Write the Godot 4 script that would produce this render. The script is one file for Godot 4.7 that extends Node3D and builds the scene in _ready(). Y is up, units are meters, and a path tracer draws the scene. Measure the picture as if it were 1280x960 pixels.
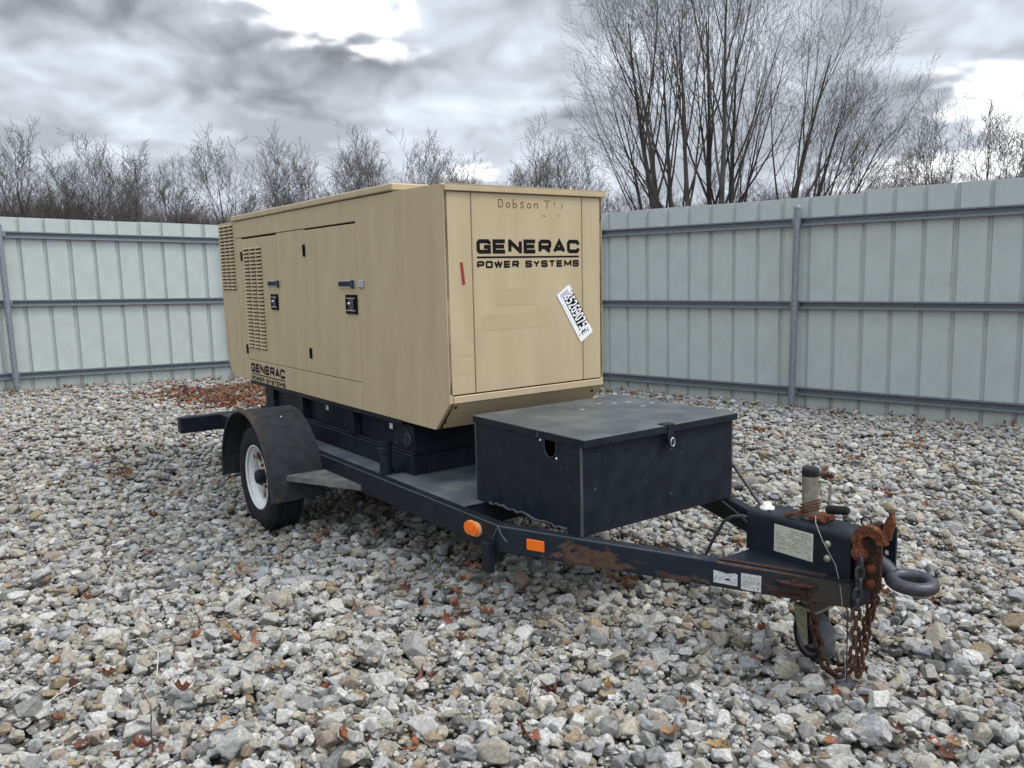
extends Node3D
# Metres, y up. The trailer's long axis is z (hitch towards +z), its width x; gravel lies near y = -0.87.

# ---------------------------------------------------------------- mesh builder
class MB:
	var v := PackedVector3Array()
	var n := PackedVector3Array()
	var uv := PackedVector2Array()
	var col := PackedColorArray()
	var tint := Color(1, 1, 1)
	func tri(a: Vector3, b: Vector3, c: Vector3, na: Vector3, nb: Vector3, nc: Vector3) -> void:
		var f := (b - a).cross(c - a)
		if f.dot(na + nb + nc) > 0.0:
			v.append_array([a, c, b]); n.append_array([na, nc, nb])
		else:
			v.append_array([a, b, c]); n.append_array([na, nb, nc])
		uv.append_array([Vector2.ZERO, Vector2.ZERO, Vector2.ZERO]); col.append_array([tint, tint, tint])
	func flat(a: Vector3, b: Vector3, c: Vector3, toward: Vector3) -> void:
		var f := (b - a).cross(c - a).normalized()
		if f.dot(toward) < 0.0:
			f = -f
		tri(a, b, c, f, f, f)
	func quad(a: Vector3, b: Vector3, c: Vector3, d: Vector3, toward: Vector3) -> void:
		flat(a, b, c, toward); flat(a, c, d, toward)
	func box(lo: Vector3, hi: Vector3, bev := 0.004, t := Transform3D.IDENTITY) -> void:
		var c := (lo + hi) * 0.5
		var h := (hi - lo).abs() * 0.5
		bev = minf(bev, minf(h.x, minf(h.y, h.z)) * 0.6)
		var ax := [Vector3.RIGHT, Vector3.UP, Vector3.BACK]
		for i in 3:
			for s in [-1.0, 1.0]:
				var j := (i + 1) % 3
				var k := (i + 2) % 3
				var m: Vector3 = c + ax[i] * h[i] * s
				var p: Vector3 = ax[j] * (h[j] - bev)
				var q: Vector3 = ax[k] * (h[k] - bev)
				quad(t * (m - p - q), t * (m + p - q), t * (m + p + q), t * (m - p + q), t.basis * (ax[i] * s))
		for i in 3:
			var j := (i + 1) % 3
			var k := (i + 2) % 3
			for s in [-1.0, 1.0]:
				for r in [-1.0, 1.0]:
					var e: Vector3 = ax[k] * (h[k] - bev)
					var a: Vector3 = c + ax[i] * h[i] * s + ax[j] * (h[j] - bev) * r
					var b: Vector3 = c + ax[i] * (h[i] - bev) * s + ax[j] * h[j] * r
					quad(t * (a - e), t * (b - e), t * (b + e), t * (a + e), t.basis * (ax[i] * s + ax[j] * r))
		for sx in [-1.0, 1.0]:
			for sy in [-1.0, 1.0]:
				for sz in [-1.0, 1.0]:
					var w := Vector3(sx, sy, sz)
					var g := h - Vector3.ONE * bev
					flat(t * (c + Vector3(h.x, g.y, g.z) * w), t * (c + Vector3(g.x, h.y, g.z) * w), t * (c + Vector3(g.x, g.y, h.z) * w), t.basis * w)
	# polygon in the local xy plane, extruded from z = 0 to z = depth
	func prism(poly: PackedVector2Array, depth: float, t := Transform3D.IDENTITY) -> void:
		if Geometry2D.is_polygon_clockwise(poly):
			poly = poly.duplicate(); poly.reverse()
		var ids := Geometry2D.triangulate_polygon(poly)
		var sg := signf(depth)
		for i in range(0, ids.size(), 3):
			var a := poly[ids[i]]; var b := poly[ids[i + 1]]; var c := poly[ids[i + 2]]
			flat(t * Vector3(a.x, a.y, 0), t * Vector3(b.x, b.y, 0), t * Vector3(c.x, c.y, 0), t.basis * Vector3(0, 0, -sg))
			flat(t * Vector3(a.x, a.y, depth), t * Vector3(b.x, b.y, depth), t * Vector3(c.x, c.y, depth), t.basis * Vector3(0, 0, sg))
		for i in poly.size():
			var a := poly[i]; var b := poly[(i + 1) % poly.size()]
			var o := Vector3(b.y - a.y, a.x - b.x, 0)
			quad(t * Vector3(a.x, a.y, 0), t * Vector3(b.x, b.y, 0), t * Vector3(b.x, b.y, depth), t * Vector3(a.x, a.y, depth), t.basis * o)
	func tube(pts: PackedVector3Array, rad: PackedFloat32Array, sides := 8, closed := false, caps := true) -> void:
		var m := pts.size()
		var rings := []
		var nrm := []
		var up := Vector3.UP
		for i in m:
			var d: Vector3
			if closed:
				d = pts[(i + 1) % m] - pts[(i + m - 1) % m]
			else:
				d = pts[mini(i + 1, m - 1)] - pts[maxi(i - 1, 0)]
			d = d.normalized()
			if i == 0:
				up = Vector3.UP if absf(d.y) < 0.9 else Vector3.RIGHT
			up = (up - d * up.dot(d)).normalized()
			var sd := d.cross(up)
			var r := rad[mini(i, rad.size() - 1)]
			var a := PackedVector3Array(); var b := PackedVector3Array()
			for k in sides:
				var an := TAU * k / sides
				var o := up * cos(an) + sd * sin(an)
				a.append(pts[i] + o * r); b.append(o)
			rings.append(a); nrm.append(b)
		for i in (m if closed else m - 1):
			var j := (i + 1) % m
			for k in sides:
				var l := (k + 1) % sides
				tri(rings[i][k], rings[i][l], rings[j][l], nrm[i][k], nrm[i][l], nrm[j][l])
				tri(rings[i][k], rings[j][l], rings[j][k], nrm[i][k], nrm[j][l], nrm[j][k])
		if caps and not closed:
			for e in [0, m - 1]:
				var d := (pts[0] - pts[1]).normalized() if e == 0 else (pts[m - 1] - pts[m - 2]).normalized()
				for k in range(1, sides - 1):
					tri(rings[e][0], rings[e][k], rings[e][k + 1], d, d, d)
	# profile of (radius, height) points turned about the local y axis
	func lathe(prof: PackedVector2Array, segs: int, t := Transform3D.IDENTITY, smooth := false) -> void:
		for i in prof.size() - 1:
			var a := prof[i]; var b := prof[i + 1]
			var pn := Vector2(b.y - a.y, a.x - b.x).normalized()
			var na := pn; var nb := pn
			if smooth and i > 0:
				var z := prof[i - 1]
				na = (pn + Vector2(a.y - z.y, z.x - a.x).normalized()).normalized()
			if smooth and i < prof.size() - 2:
				var z := prof[i + 2]
				nb = (pn + Vector2(z.y - b.y, b.x - z.x).normalized()).normalized()
			for k in segs:
				var p := TAU * k / segs; var q := TAU * (k + 1) / segs
				var cp := Vector3(cos(p), 0, sin(p)); var cq := Vector3(cos(q), 0, sin(q))
				var A := t * (cp * a.x + Vector3(0, a.y, 0)); var B := t * (cq * a.x + Vector3(0, a.y, 0))
				var D := t * (cp * b.x + Vector3(0, b.y, 0)); var E := t * (cq * b.x + Vector3(0, b.y, 0))
				var nA := t.basis * (cp * na.x + Vector3(0, na.y, 0)); var nB := t.basis * (cq * na.x + Vector3(0, na.y, 0))
				var nD := t.basis * (cp * nb.x + Vector3(0, nb.y, 0)); var nE := t.basis * (cq * nb.x + Vector3(0, nb.y, 0))
				if a.x > 1e-6:
					tri(A, B, E, nA, nB, nE)
				if b.x > 1e-6:
					tri(A, E, D, nA, nE, nD)
	func mesh() -> ArrayMesh:
		var am := ArrayMesh.new()
		add_to(am)
		return am
	func add_to(am: ArrayMesh) -> void:
		var arr := []
		arr.resize(Mesh.ARRAY_MAX)
		arr[Mesh.ARRAY_VERTEX] = v; arr[Mesh.ARRAY_NORMAL] = n; arr[Mesh.ARRAY_TEX_UV] = uv; arr[Mesh.ARRAY_COLOR] = col
		am.add_surface_from_arrays(Mesh.PRIMITIVE_TRIANGLES, arr)

# ---------------------------------------------------------------- materials
var M := {}
var rng := RandomNumberGenerator.new()

func lin(r: float, g: float, b: float) -> Color:
	return Color(r, g, b).linear_to_srgb()

func noise_tex(sd: int, freq: float, lo: Color, hi: Color, octaves := 4, size := 512, mid := 0.5, contrast := 0.5) -> NoiseTexture2D:
	var f := FastNoiseLite.new()
	f.seed = sd; f.noise_type = FastNoiseLite.TYPE_SIMPLEX_SMOOTH; f.frequency = freq; f.fractal_octaves = octaves
	var t := NoiseTexture2D.new()
	t.width = size; t.height = size; t.seamless = true; t.noise = f
	var g := Gradient.new()
	g.set_color(0, lo); g.set_color(1, hi)
	g.set_offset(0, mid - contrast * 0.5); g.set_offset(1, mid + contrast * 0.5)
	t.color_ramp = g
	return t

func bump_tex(sd: int, freq: float, strength: float, octaves := 4) -> NoiseTexture2D:
	var f := FastNoiseLite.new()
	f.seed = sd; f.frequency = freq; f.fractal_octaves = octaves
	var t := NoiseTexture2D.new()
	t.width = 512; t.height = 512; t.seamless = true; t.noise = f; t.as_normal_map = true; t.bump_strength = strength
	return t

func mk(called: String, c: Color, rough: float, metal := 0.0, tex: Texture2D = null, scale := 1.0, bump: Texture2D = null, bscale := 0.4, world := false) -> StandardMaterial3D:
	var m := StandardMaterial3D.new()
	m.resource_name = called
	m.albedo_color = c; m.roughness = rough; m.metallic = metal
	if tex or bump:
		m.uv1_triplanar = true; m.uv1_world_triplanar = world; m.uv1_scale = Vector3.ONE * scale; m.uv1_triplanar_sharpness = 4.0
	if tex:
		m.albedo_texture = tex
	if bump:
		m.normal_enabled = true; m.normal_texture = bump; m.normal_scale = bscale
	M[called] = m
	return m

func make_materials() -> void:
	var soft := noise_tex(3, 0.006, Color(0.962, 0.955, 0.945), Color(1, 1, 1), 5, 512, 0.45, 0.6)
	var grime := noise_tex(11, 0.012, Color(0.8, 0.79, 0.78), Color(1, 1, 1), 5, 512, 0.45, 0.6)
	var dusty := noise_tex(21, 0.008, Color(0.72, 0.74, 0.77), Color(1, 1, 0.96), 6, 512, 0.5, 0.6)
	var rusty := noise_tex(31, 0.025, Color(0.7, 0.62, 0.58), Color(1, 1, 1), 5, 512, 0.5, 0.6)
	var fine := bump_tex(41, 0.06, 2.0, 4)
	var wavy := bump_tex(43, 0.006, 5.0, 2)
	mk("tan_paint", lin(0.437, 0.352, 0.222), 0.5, 0.0, soft, 0.55, wavy, 0.35)
	mk("tan_ghost", lin(0.413, 0.328, 0.194), 0.5, 0.0, soft, 0.55)
	M.tan_paint.uv1_scale = Vector3(1.3, 0.3, 1.3)
	mk("dark_gap", lin(0.02, 0.018, 0.016), 0.9)
	mk("black_paint", lin(0.0125, 0.0165, 0.0235), 0.5, 0.0, grime, 1.2, fine, 0.15)
	mk("dusty_black", lin(0.1, 0.116, 0.126), 0.6, 0.0, dusty, 0.9, fine, 0.2)
	mk("dusty_plate", lin(0.15, 0.146, 0.135), 0.7, 0.0, dusty, 1.6, fine, 0.2)
	mk("lid_paint", lin(0.07, 0.079, 0.084), 0.5, 0.0, dusty, 0.8, fine, 0.12)
	mk("fender_paint", lin(0.05, 0.05, 0.05), 0.7, 0.0, grime, 1.5, fine, 0.25)
	M.fender_paint.vertex_color_use_as_albedo = true
	M.fender_paint.albedo_color = Color(1, 1, 1)
	mk("rust", lin(0.15, 0.06, 0.032), 0.9, 0.0, rusty, 4.0, fine, 0.3)
	mk("chain_rust", lin(0.095, 0.045, 0.029), 0.9, 0.0, rusty, 6.0, fine, 0.4)
	mk("dark_rust", lin(0.06, 0.033, 0.024), 0.85, 0.0, rusty, 4.0, fine, 0.3)
	mk("worn_steel", lin(0.05, 0.05, 0.062), 0.45, 0.4, grime, 5.0, fine, 0.2)
	mk("zinc", lin(0.34, 0.33, 0.27), 0.4, 0.55, grime, 3.0, fine, 0.3)
	mk("olive_plate", lin(0.26, 0.26, 0.17), 0.6, 0.1, grime, 3.0)
	mk("chrome", lin(0.5, 0.5, 0.52), 0.3, 0.8)
	mk("rubber", lin(0.018, 0.018, 0.02), 0.8, 0.0, grime, 3.0, fine, 0.4)
	mk("caster_tread", lin(0.1, 0.105, 0.11), 0.8, 0.0, grime, 4.0)
	mk("white_rim", lin(0.62, 0.63, 0.63), 0.45, 0.0, soft, 3.0)
	mk("cream_rim", lin(0.5, 0.47, 0.38), 0.6, 0.0, grime, 5.0)
	mk("decal_black", lin(0.012, 0.012, 0.012), 0.5)
	mk("decal_white", lin(0.75, 0.75, 0.75), 0.5)
	mk("decal_blue", lin(0.12, 0.15, 0.28), 0.6)
	mk("decal_red", lin(0.23, 0.015, 0.012), 0.6)
	mk("pen_brown", lin(0.15, 0.105, 0.045), 0.8)
	mk("amber", lin(0.8, 0.15, 0.006), 0.3)
	mk("amber_base", lin(0.62, 0.33, 0.16), 0.5)
	mk("label_cream", lin(0.46, 0.46, 0.38), 0.55, 0.0, soft, 6.0)
	mk("label_white", lin(0.55, 0.56, 0.56), 0.6, 0.0, grime, 9.0)
	mk("label_ink", lin(0.16, 0.16, 0.14), 0.7)
	mk("fence_sheet", lin(0.405, 0.442, 0.418), 0.48, 0.0, noise_tex(51, 0.01, Color(0.97, 0.97, 0.97), Color(1, 1, 1), 4), 0.7)
	mk("galvanised", lin(0.19, 0.22, 0.24), 0.5, 0.3, noise_tex(52, 0.03, Color(0.88, 0.885, 0.89), Color(1, 1, 1), 4), 1.5)
	mk("post_steel", lin(0.24, 0.265, 0.285), 0.5, 0.35, noise_tex(53, 0.03, Color(0.86, 0.865, 0.87), Color(1, 1, 1), 4), 1.5)
	var bark := noise_tex(61, 0.02, Color(0.6, 0.6, 0.6), Color(1, 1, 1), 5)
	mk("bark_dark", lin(0.066, 0.058, 0.052), 0.95, 0.0, bark, 1.0)
	mk("bark_grey", lin(0.095, 0.086, 0.078), 0.95, 0.0, bark, 1.0)
	mk("bark_light", lin(0.19, 0.17, 0.135), 0.95, 0.0, bark, 1.0)
	mk("twig_dark", lin(0.062, 0.052, 0.047), 0.95)
	mk("twig_brown", lin(0.075, 0.062, 0.056), 0.95)
	mk("twig_grey", lin(0.092, 0.082, 0.077), 0.95)
	var stone_tex := noise_tex(71, 0.02, Color(0.76, 0.755, 0.74), Color(1, 1, 1), 6, 512, 0.46, 0.7)
	var stone_bump := bump_tex(72, 0.03, 4.0, 5)
	mk("gravel_stone", Color(1, 1, 1), 0.88, 0.0, stone_tex, 5.0, stone_bump, 0.35, true)
	M.gravel_stone.vertex_color_use_as_albedo = true
	for i in STONES.size():
		var c: Color = STONES[i]
		mk("stone_%d" % i, lin(c.r, c.g, c.b), 0.88, 0.0, stone_tex, 5.0, stone_bump, 0.35, true)
	mk("ground_dirt", lin(0.1, 0.085, 0.067), 0.95, 0.0, grime, 0.8, fine, 0.6, true)
	mk("field", lin(0.11, 0.1, 0.07), 0.95, 0.0, grime, 0.1, null, 0, true)
	for i in LEAVES.size():
		var c: Color = LEAVES[i]
		var m := mk("leaf_%d" % i, lin(c.r, c.g, c.b), 0.8, 0.0, grime, 9.0)
		m.backlight_enabled = true; m.backlight = lin(c.r * 0.4, c.g * 0.4, c.b * 0.4)
	mk("litter", Color(1, 1, 1), 0.9); M.litter.vertex_color_use_as_albedo = true
	dull(["decal_black", "pen_brown", "dark_gap", "black_paint", "rubber", "fender_paint", "tan_paint", "rust", "dark_rust", "gravel_stone"], 0.3)
	dull(["decal_black", "pen_brown"], 0.1)
	for i in STONES.size():
		M["stone_%d" % i].metallic_specular = 0.3
	mk("dry_grass", lin(0.2, 0.16, 0.095), 0.9)
	mk("weed_stem", lin(0.06, 0.045, 0.035), 0.9)
	mk("straw", lin(0.5, 0.47, 0.42), 0.6)
	mk("cable_black", lin(0.03, 0.032, 0.036), 0.55)
	mk("wire_pale", lin(0.3, 0.29, 0.27), 0.5)
	mk("knob_white", lin(0.68, 0.67, 0.62), 0.5)

func dull(names: Array, spec: float) -> void:
	for k in names:
		M[k].metallic_specular = spec

const STONES := [Color(0.360, 0.351, 0.329), Color(0.424, 0.413, 0.384), Color(0.310, 0.283, 0.232), Color(0.291, 0.297, 0.302), Color(0.222, 0.219, 0.208), Color(0.246, 0.195, 0.132), Color(0.271, 0.221, 0.179), Color(0.483, 0.473, 0.446), Color(0.340, 0.312, 0.254), Color(0.271, 0.264, 0.248), Color(0.158, 0.155, 0.149), Color(0.384, 0.375, 0.353)]
const STONE_ODDS := [16, 13, 12, 12, 9, 5, 4, 7, 11, 9, 3, 11]
const LEAVES := [Color(0.19, 0.068, 0.034), Color(0.25, 0.105, 0.048), Color(0.29, 0.175, 0.09), Color(0.11, 0.044, 0.028), Color(0.38, 0.23, 0.08)]

# ---------------------------------------------------------------- object helpers
var used := {}

func numbered(called: String, parent: Node) -> String:
	var key := str(parent.get_instance_id()) + called
	var k: int = used.get(key, 0)
	used[key] = k + 1
	return called if k == 0 else "%s_%03d" % [called, k]

func thing(called: String, label: String, category: String, at := Vector3.ZERO, group := "") -> Node3D:
	var o := Node3D.new()
	o.name = numbered(called, self); add_child(o, true)
	o.position = at
	o.set_meta("label", label); o.set_meta("category", category)
	if group:
		o.set_meta("group", group)
	return o

# a part: vertices are given in scene coordinates when in_place is true
func part(called: String, b, m, parent: Node3D, label := "", in_place := true) -> MeshInstance3D:
	var o := MeshInstance3D.new()
	o.name = numbered(called, parent)
	o.mesh = b.mesh() if b is MB else b
	if m is String:
		m = M[m]
	o.material_override = null
	for i in o.mesh.get_surface_count():
		o.set_surface_override_material(i, m)
	parent.add_child(o, true)
	if in_place and parent.get_parent() == self:
		o.position = -parent.position
	if label:
		o.set_meta("label", label)
	return o

func tag(o: Node3D, label: String, category: String, group := "") -> void:
	o.set_meta("label", label); o.set_meta("category", category)
	if group:
		o.set_meta("group", group)

func setting(called: String, b, m, kind := "structure") -> MeshInstance3D:
	var o := MeshInstance3D.new()
	o.name = numbered(called, self); o.mesh = b.mesh() if b is MB else b
	o.set_surface_override_material(0, M[m]); o.set_meta("kind", kind)
	add_child(o, true)
	return o

# frames: side face of the housing looks to -x, front face to +z
func on_side(z: float, y: float, x: float) -> Transform3D:      # local x -> +z, local y -> up, local z -> -x
	return Transform3D(Basis(Vector3(0, 0, 1), Vector3(0, 1, 0), Vector3(-1, 0, 0)), Vector3(x, y, z))

func on_front(x: float, y: float, z: float) -> Transform3D:     # local x -> +x, local z -> +z
	return Transform3D(Basis.IDENTITY, Vector3(x, y, z))

func rect(x0: float, y0: float, x1: float, y1: float) -> PackedVector2Array:
	return PackedVector2Array([Vector2(x0, y0), Vector2(x1, y0), Vector2(x1, y1), Vector2(x0, y1)])

func arc_pts(c: Vector2, r: float, a0: float, a1: float, k: int) -> PackedVector2Array:
	var p := PackedVector2Array()
	for i in k + 1:
		var a := lerpf(a0, a1, float(i) / k)
		p.append(c + Vector2(cos(a), sin(a)) * r)
	return p

# ---------------------------------------------------------------- stroke lettering
const GLYPH := {
	"G": [[[1, .72], [1, .86], [.88, 1], [.12, 1], [0, .86], [0, .14], [.12, 0], [1, 0], [1, .46], [.52, .46]]],
	"E": [[[1, 1], [0, 1], [0, 0], [1, 0]], [[0.05, .5], [.92, .5]]],
	"N": [[[0, 0], [0, 1], [1, 0], [1, 1]]],
	"R": [[[0, 0], [0, 1]], [[0, 1], [.88, 1], [1, .87], [1, .56], [.88, .43], [.04, .43]], [[.5, .43], [1, 0]]],
	"A": [[[0, 0], [.5, 1], [1, 0]], [[.2, .27], [.8, .27]]],
	"C": [[[1, .68], [1, .86], [.88, 1], [.12, 1], [0, .86], [0, .14], [.12, 0], [.88, 0], [1, .14], [1, .32]]],
	"P": [[[0, 0], [0, 1]], [[0, 1], [.88, 1], [1, .87], [1, .53], [.88, .4], [.04, .4]]],
	"O": [[[.5, 1], [.12, 1], [0, .86], [0, .14], [.12, 0], [.5, 0]], [[.5, 0], [.88, 0], [1, .14], [1, .86], [.88, 1], [.5, 1]]],
	"W": [[[0, 1], [.25, 0], [.5, 1], [.75, 0], [1, 1]]],
	"S": [[[1, .72], [1, .88], [.88, 1], [.12, 1], [0, .88], [0, .64], [.12, .52], [.88, .48], [1, .36], [1, .12], [.88, 0], [.12, 0], [0, .12], [0, .28]]],
	"Y": [[[0, 1], [.5, .48], [1, 1]], [[.5, .46], [.5, 0]]],
	"T": [[[0, 1], [1, 1]], [[.5, .98], [.5, 0]]],
	"M": [[[0, 0], [0, 1], [.5, .25], [1, 1], [1, 0]]],
	"D": [[[.1, 0], [.05, .95]], [[.05, .9], [.6, .95], [.95, .6], [.8, .12], [.15, 0]]],
	"o": [[[.55, .58], [.2, .5], [.12, .1], [.5, 0]], [[.5, 0], [.85, .15], [.82, .48], [.5, .6]]],
	"b": [[[.1, 1], [.1, 0]], [[.1, 0], [.7, .02], [.85, .3], [.6, .52], [.15, .42]]],
	"s": [[[.9, .62], [.4, .72], [.2, .5], [.8, .28], [.6, 0], [.1, .05]]],
	"n": [[[.1, .6], [.1, 0]], [[.12, .35], [.5, .62], [.82, .5], [.88, .02]]],
	"t": [[[.45, .95], [.4, .2], [.6, .05]], [[.0, .9], [1, 1.0]]],
	"w": [[[0, .5], [.25, .05], [.5, .4], [.72, .02], [1, .55]]],
	"p": [[[.1, .55], [.1, -.3]], [[.1, .5], [.7, .5], [.7, .1], [.12, .1]]],
}

func letters(b: MB, text: String, t: Transform3D, width: float, h: float, th: float, gap: float, depth: float) -> void:
	var units := 0.0
	for ch in text:
		units += 0.55 if ch == " " else (1.18 if ch in "WM" else 1.0)
	var cw := (width - gap * (text.length() - 1)) / units
	var x := 0.0
	for ch in text:
		var w := cw * (0.55 if ch == " " else (1.18 if ch in "WM" else 1.0))
		if ch != " ":
			var lift := 0.0
			for s in GLYPH[ch]:
				var line := PackedVector2Array()
				for p in s:
					line.append(Vector2(x + th * 0.5 + p[0] * (w - th), th * 0.5 + p[1] * (h - th)) * 100.0)
				for poly in Geometry2D.offset_polyline(line, th * 50.0, Geometry2D.JOIN_MITER, Geometry2D.END_BUTT):
					if Geometry2D.is_polygon_clockwise(poly):
						continue
					var q := PackedVector2Array()
					for p in poly:
						q.append(p * 0.01)
					b.prism(q, depth + lift, t)
				lift += 0.0003
		x += w + gap

# ---------------------------------------------------------------- scene
func _ready() -> void:
	rng.seed = 20240611
	# camera
	var cam := Camera3D.new()
	cam.name = "camera"
	cam.keep_aspect = Camera3D.KEEP_HEIGHT
	cam.fov = 49.87
	cam.near = 0.1; cam.far = 1500.0
	cam.transform = Transform3D(Basis(Vector3(0.80674, -0.02244, 0.59047), Vector3(0.09715, 0.99072, -0.09508), Vector3(-0.58286, 0.13407, 0.80144)).orthonormalized(), Vector3(-2.2894, 0.7163, 3.7156))
	add_child(cam)
	# sky
	var we := WorldEnvironment.new()
	we.name = "world"
	var env := Environment.new()
	env.background_mode = Environment.BG_SKY
	var sky := Sky.new()
	var pano := PanoramaSkyMaterial.new()
	pano.panorama = make_sky()
	pano.energy_multiplier = 1.0
	sky.sky_material = pano
	env.sky = sky
	env.tonemap_mode = Environment.TONE_MAPPER_LINEAR
	env.tonemap_exposure = 2.1
	env.sdfgi_enabled = true; env.ssao_enabled = true; env.ssil_enabled = true
	we.environment = env
	add_child(we)
	# sun behind thin cloud, from the right and a little behind the camera
	var sun := DirectionalLight3D.new()
	sun.name = "sun"
	sun.light_energy = 0.32
	sun.light_color = Color(1.0, 0.965, 0.91)
	sun.light_angular_distance = 16.0
	sun.shadow_enabled = true
	sun.look_at_from_position(Vector3(0.48, 0.82, 0.36) * 10.0, Vector3.ZERO)
	add_child(sun)
	make_materials()
	ground()
	fences()
	trees()
	generator_set()
	trailer()
	storage_box()
	chains_and_cords()
	gravel()
	litter()

# overcast deck with ragged bright breaks
func make_sky() -> ImageTexture:
	var w := 2048; var h := 1024
	var im := Image.create(w, h, false, Image.FORMAT_RGBF)
	var big := FastNoiseLite.new(); big.seed = 5; big.frequency = 1.25; big.fractal_octaves = 7; big.fractal_gain = 0.55
	var warp := FastNoiseLite.new(); warp.seed = 9; warp.frequency = 1.6; warp.fractal_octaves = 3
	var fluff := FastNoiseLite.new(); fluff.seed = 14; fluff.frequency = 7.0; fluff.fractal_octaves = 4
	var breaks := [  # azimuth, elevation, half width, half height (degrees)
		[24.0, 16.0, 3.2, 1.2], [18.5, 17.8, 2.4, 0.7], [27.6, 14.2, 1.6, 0.5], [66.5, 9.4, 3.6, 1.1], [63.5, 5.4, 4.6, 0.8], [69.5, 7.0, 2.6, 2.4], [33.2, 6.6, 1.2, 0.5],
		[118.0, 14.0, 7.0, 3.0], [-42.0, 12.0, 6.0, 2.5], [190.0, 16.0, 7.0, 3.0], [250.0, 11.0, 6.0, 2.5], [150.0, 7.0, 6.0, 2.0], [-75.0, 8.0, 6.0, 2.0]]
	var to_sun := Vector3(0.08, 0.8, 0.5).normalized()
	for y in h:
		var el := (0.5 - (y + 0.5) / h) * PI
		for x in w:
			if el < -0.05:
				im.set_pixel(x, y, Color(0.16, 0.155, 0.145)); continue
			var az := (x + 0.5) / w * TAU
			var d := Vector3(sin(az) * cos(el), sin(el), -cos(az) * cos(el))
			var k := 1.25 / (maxf(d.y, 0.0) + 0.25)
			var p := Vector2(d.x, d.z) * k
			var wx := warp.get_noise_2d(p.x, p.y)
			var wy := warp.get_noise_2d(p.x + 31.0, p.y - 17.0)
			var q := p + Vector2(wx, wy) * 0.12
			var a := big.get_noise_2d(q.x * 1.0, q.y * 1.0)
			var f := fluff.get_noise_2d(q.x, q.y)
			var l := 0.31 + 0.29 * a + 0.06 * f
			l = lerpf(l, 0.305 + 0.14 * a, smoothstep(0.17, 0.03, d.y) * 0.7)
			l *= 1.0 + 0.9 * smoothstep(0.3, 0.95, d.y)
			l += 0.75 * pow(maxf(0.0, d.dot(to_sun)), 2.0)
			var br := 0.0
			for s in breaks:
				var da := wrapf(az - deg_to_rad(s[0]), -PI, PI) * 57.3 * cos(el)
				var de := el * 57.3 - float(s[1])
				if absf(da) > 16.0 or absf(de) > 9.0:
					continue
				var e := 1.0 - sqrt(pow(da / s[2], 2) + pow(de / s[3], 2))
				br = maxf(br, smoothstep(-0.75, 0.75, e + 0.9 * a + 1.1 * f))
			l = maxf(l, 0.13)
			var grey := Color(0.925, 1.0, 1.115) * l
			var c2 := grey.lerp(Color(0.95, 0.96, 0.97), br)
			im.set_pixel(x, y, c2)
	return ImageTexture.create_from_image(im)

func dir_of(az: float, el: float) -> Vector3:
	var a := deg_to_rad(az); var e := deg_to_rad(el)
	return Vector3(sin(a) * cos(e), sin(e), -cos(a) * cos(e))

func ground_y(x: float, z: float) -> float:
	return -0.873 - 0.0298 * clampf(x, -12.0, 9.0) + 0.0027 * clampf(z, -13.0, 8.0) - 0.125 * exp(-pow((x + 0.2) / 2.6, 2) - pow((z + 2.1) / 2.1, 2))

var ground_node: Node3D

func ground() -> void:
	var b := MB.new()
	var xs := [-400.0, -60.0, -20.0]
	var zs := [-500.0, -120.0, -40.0, -20.0]
	for i in 49:
		xs.append(-12.0 + i * 0.5); zs.append(-13.0 + i * 0.5)
	xs.append_array([30.0, 100.0, 400.0]); zs.append_array([40.0, 100.0, 300.0])
	for i in xs.size() - 1:
		for j in zs.size() - 1:
			var c := []
			for o in [[0, 0], [1, 0], [1, 1], [0, 1]]:
				var x: float = xs[i + o[0]]; var z: float = zs[j + o[1]]
				c.append(Vector3(x, ground_y(x, z) - 0.05, z))
			b.quad(c[0], c[1], c[2], c[3], Vector3.UP)
	ground_node = setting("gravel_ground", b, "ground_dirt")
	ground_node.set_meta("label", "gravel yard of pale crushed limestone inside the metal fence")

# ---------------------------------------------------------------- fences
func fences() -> void:
	# right fence: from the corner towards the camera's right
	var d := Vector3(0.21852, 0, 0.97583)
	var a := Vector3(6.277, 0, -5.617)
	fence("metal_fence", "pale grey-green corrugated metal fence behind the hitch, on the right", a, d, -5.03, 8.0, [-5.03, -3.1, -0.1, 2.965, 6.0], 2.965,
		[[1.315, 0.103], [0.27, 0.098], [-0.838, 0.102]], 1.57, 0.0, 0.338, 0.052, [0.0, 0.0, 0.012, 0.0])
	# left fence: behind the generator's rear
	fence("metal_fence", "pale grey corrugated metal fence behind the back of the generator set", Vector3(-1.083, 0, -10.445), Vector3(0.99987, 0, -0.01642), -6.0, 6.2, [-6.0, -3.05, 0.0, 3.3], 0.0,
		[[1.475, 0.097], [0.478, 0.095], [-0.59, 0.095]], 1.682, -0.0235, 0.334, 0.22, [0.0])

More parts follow.
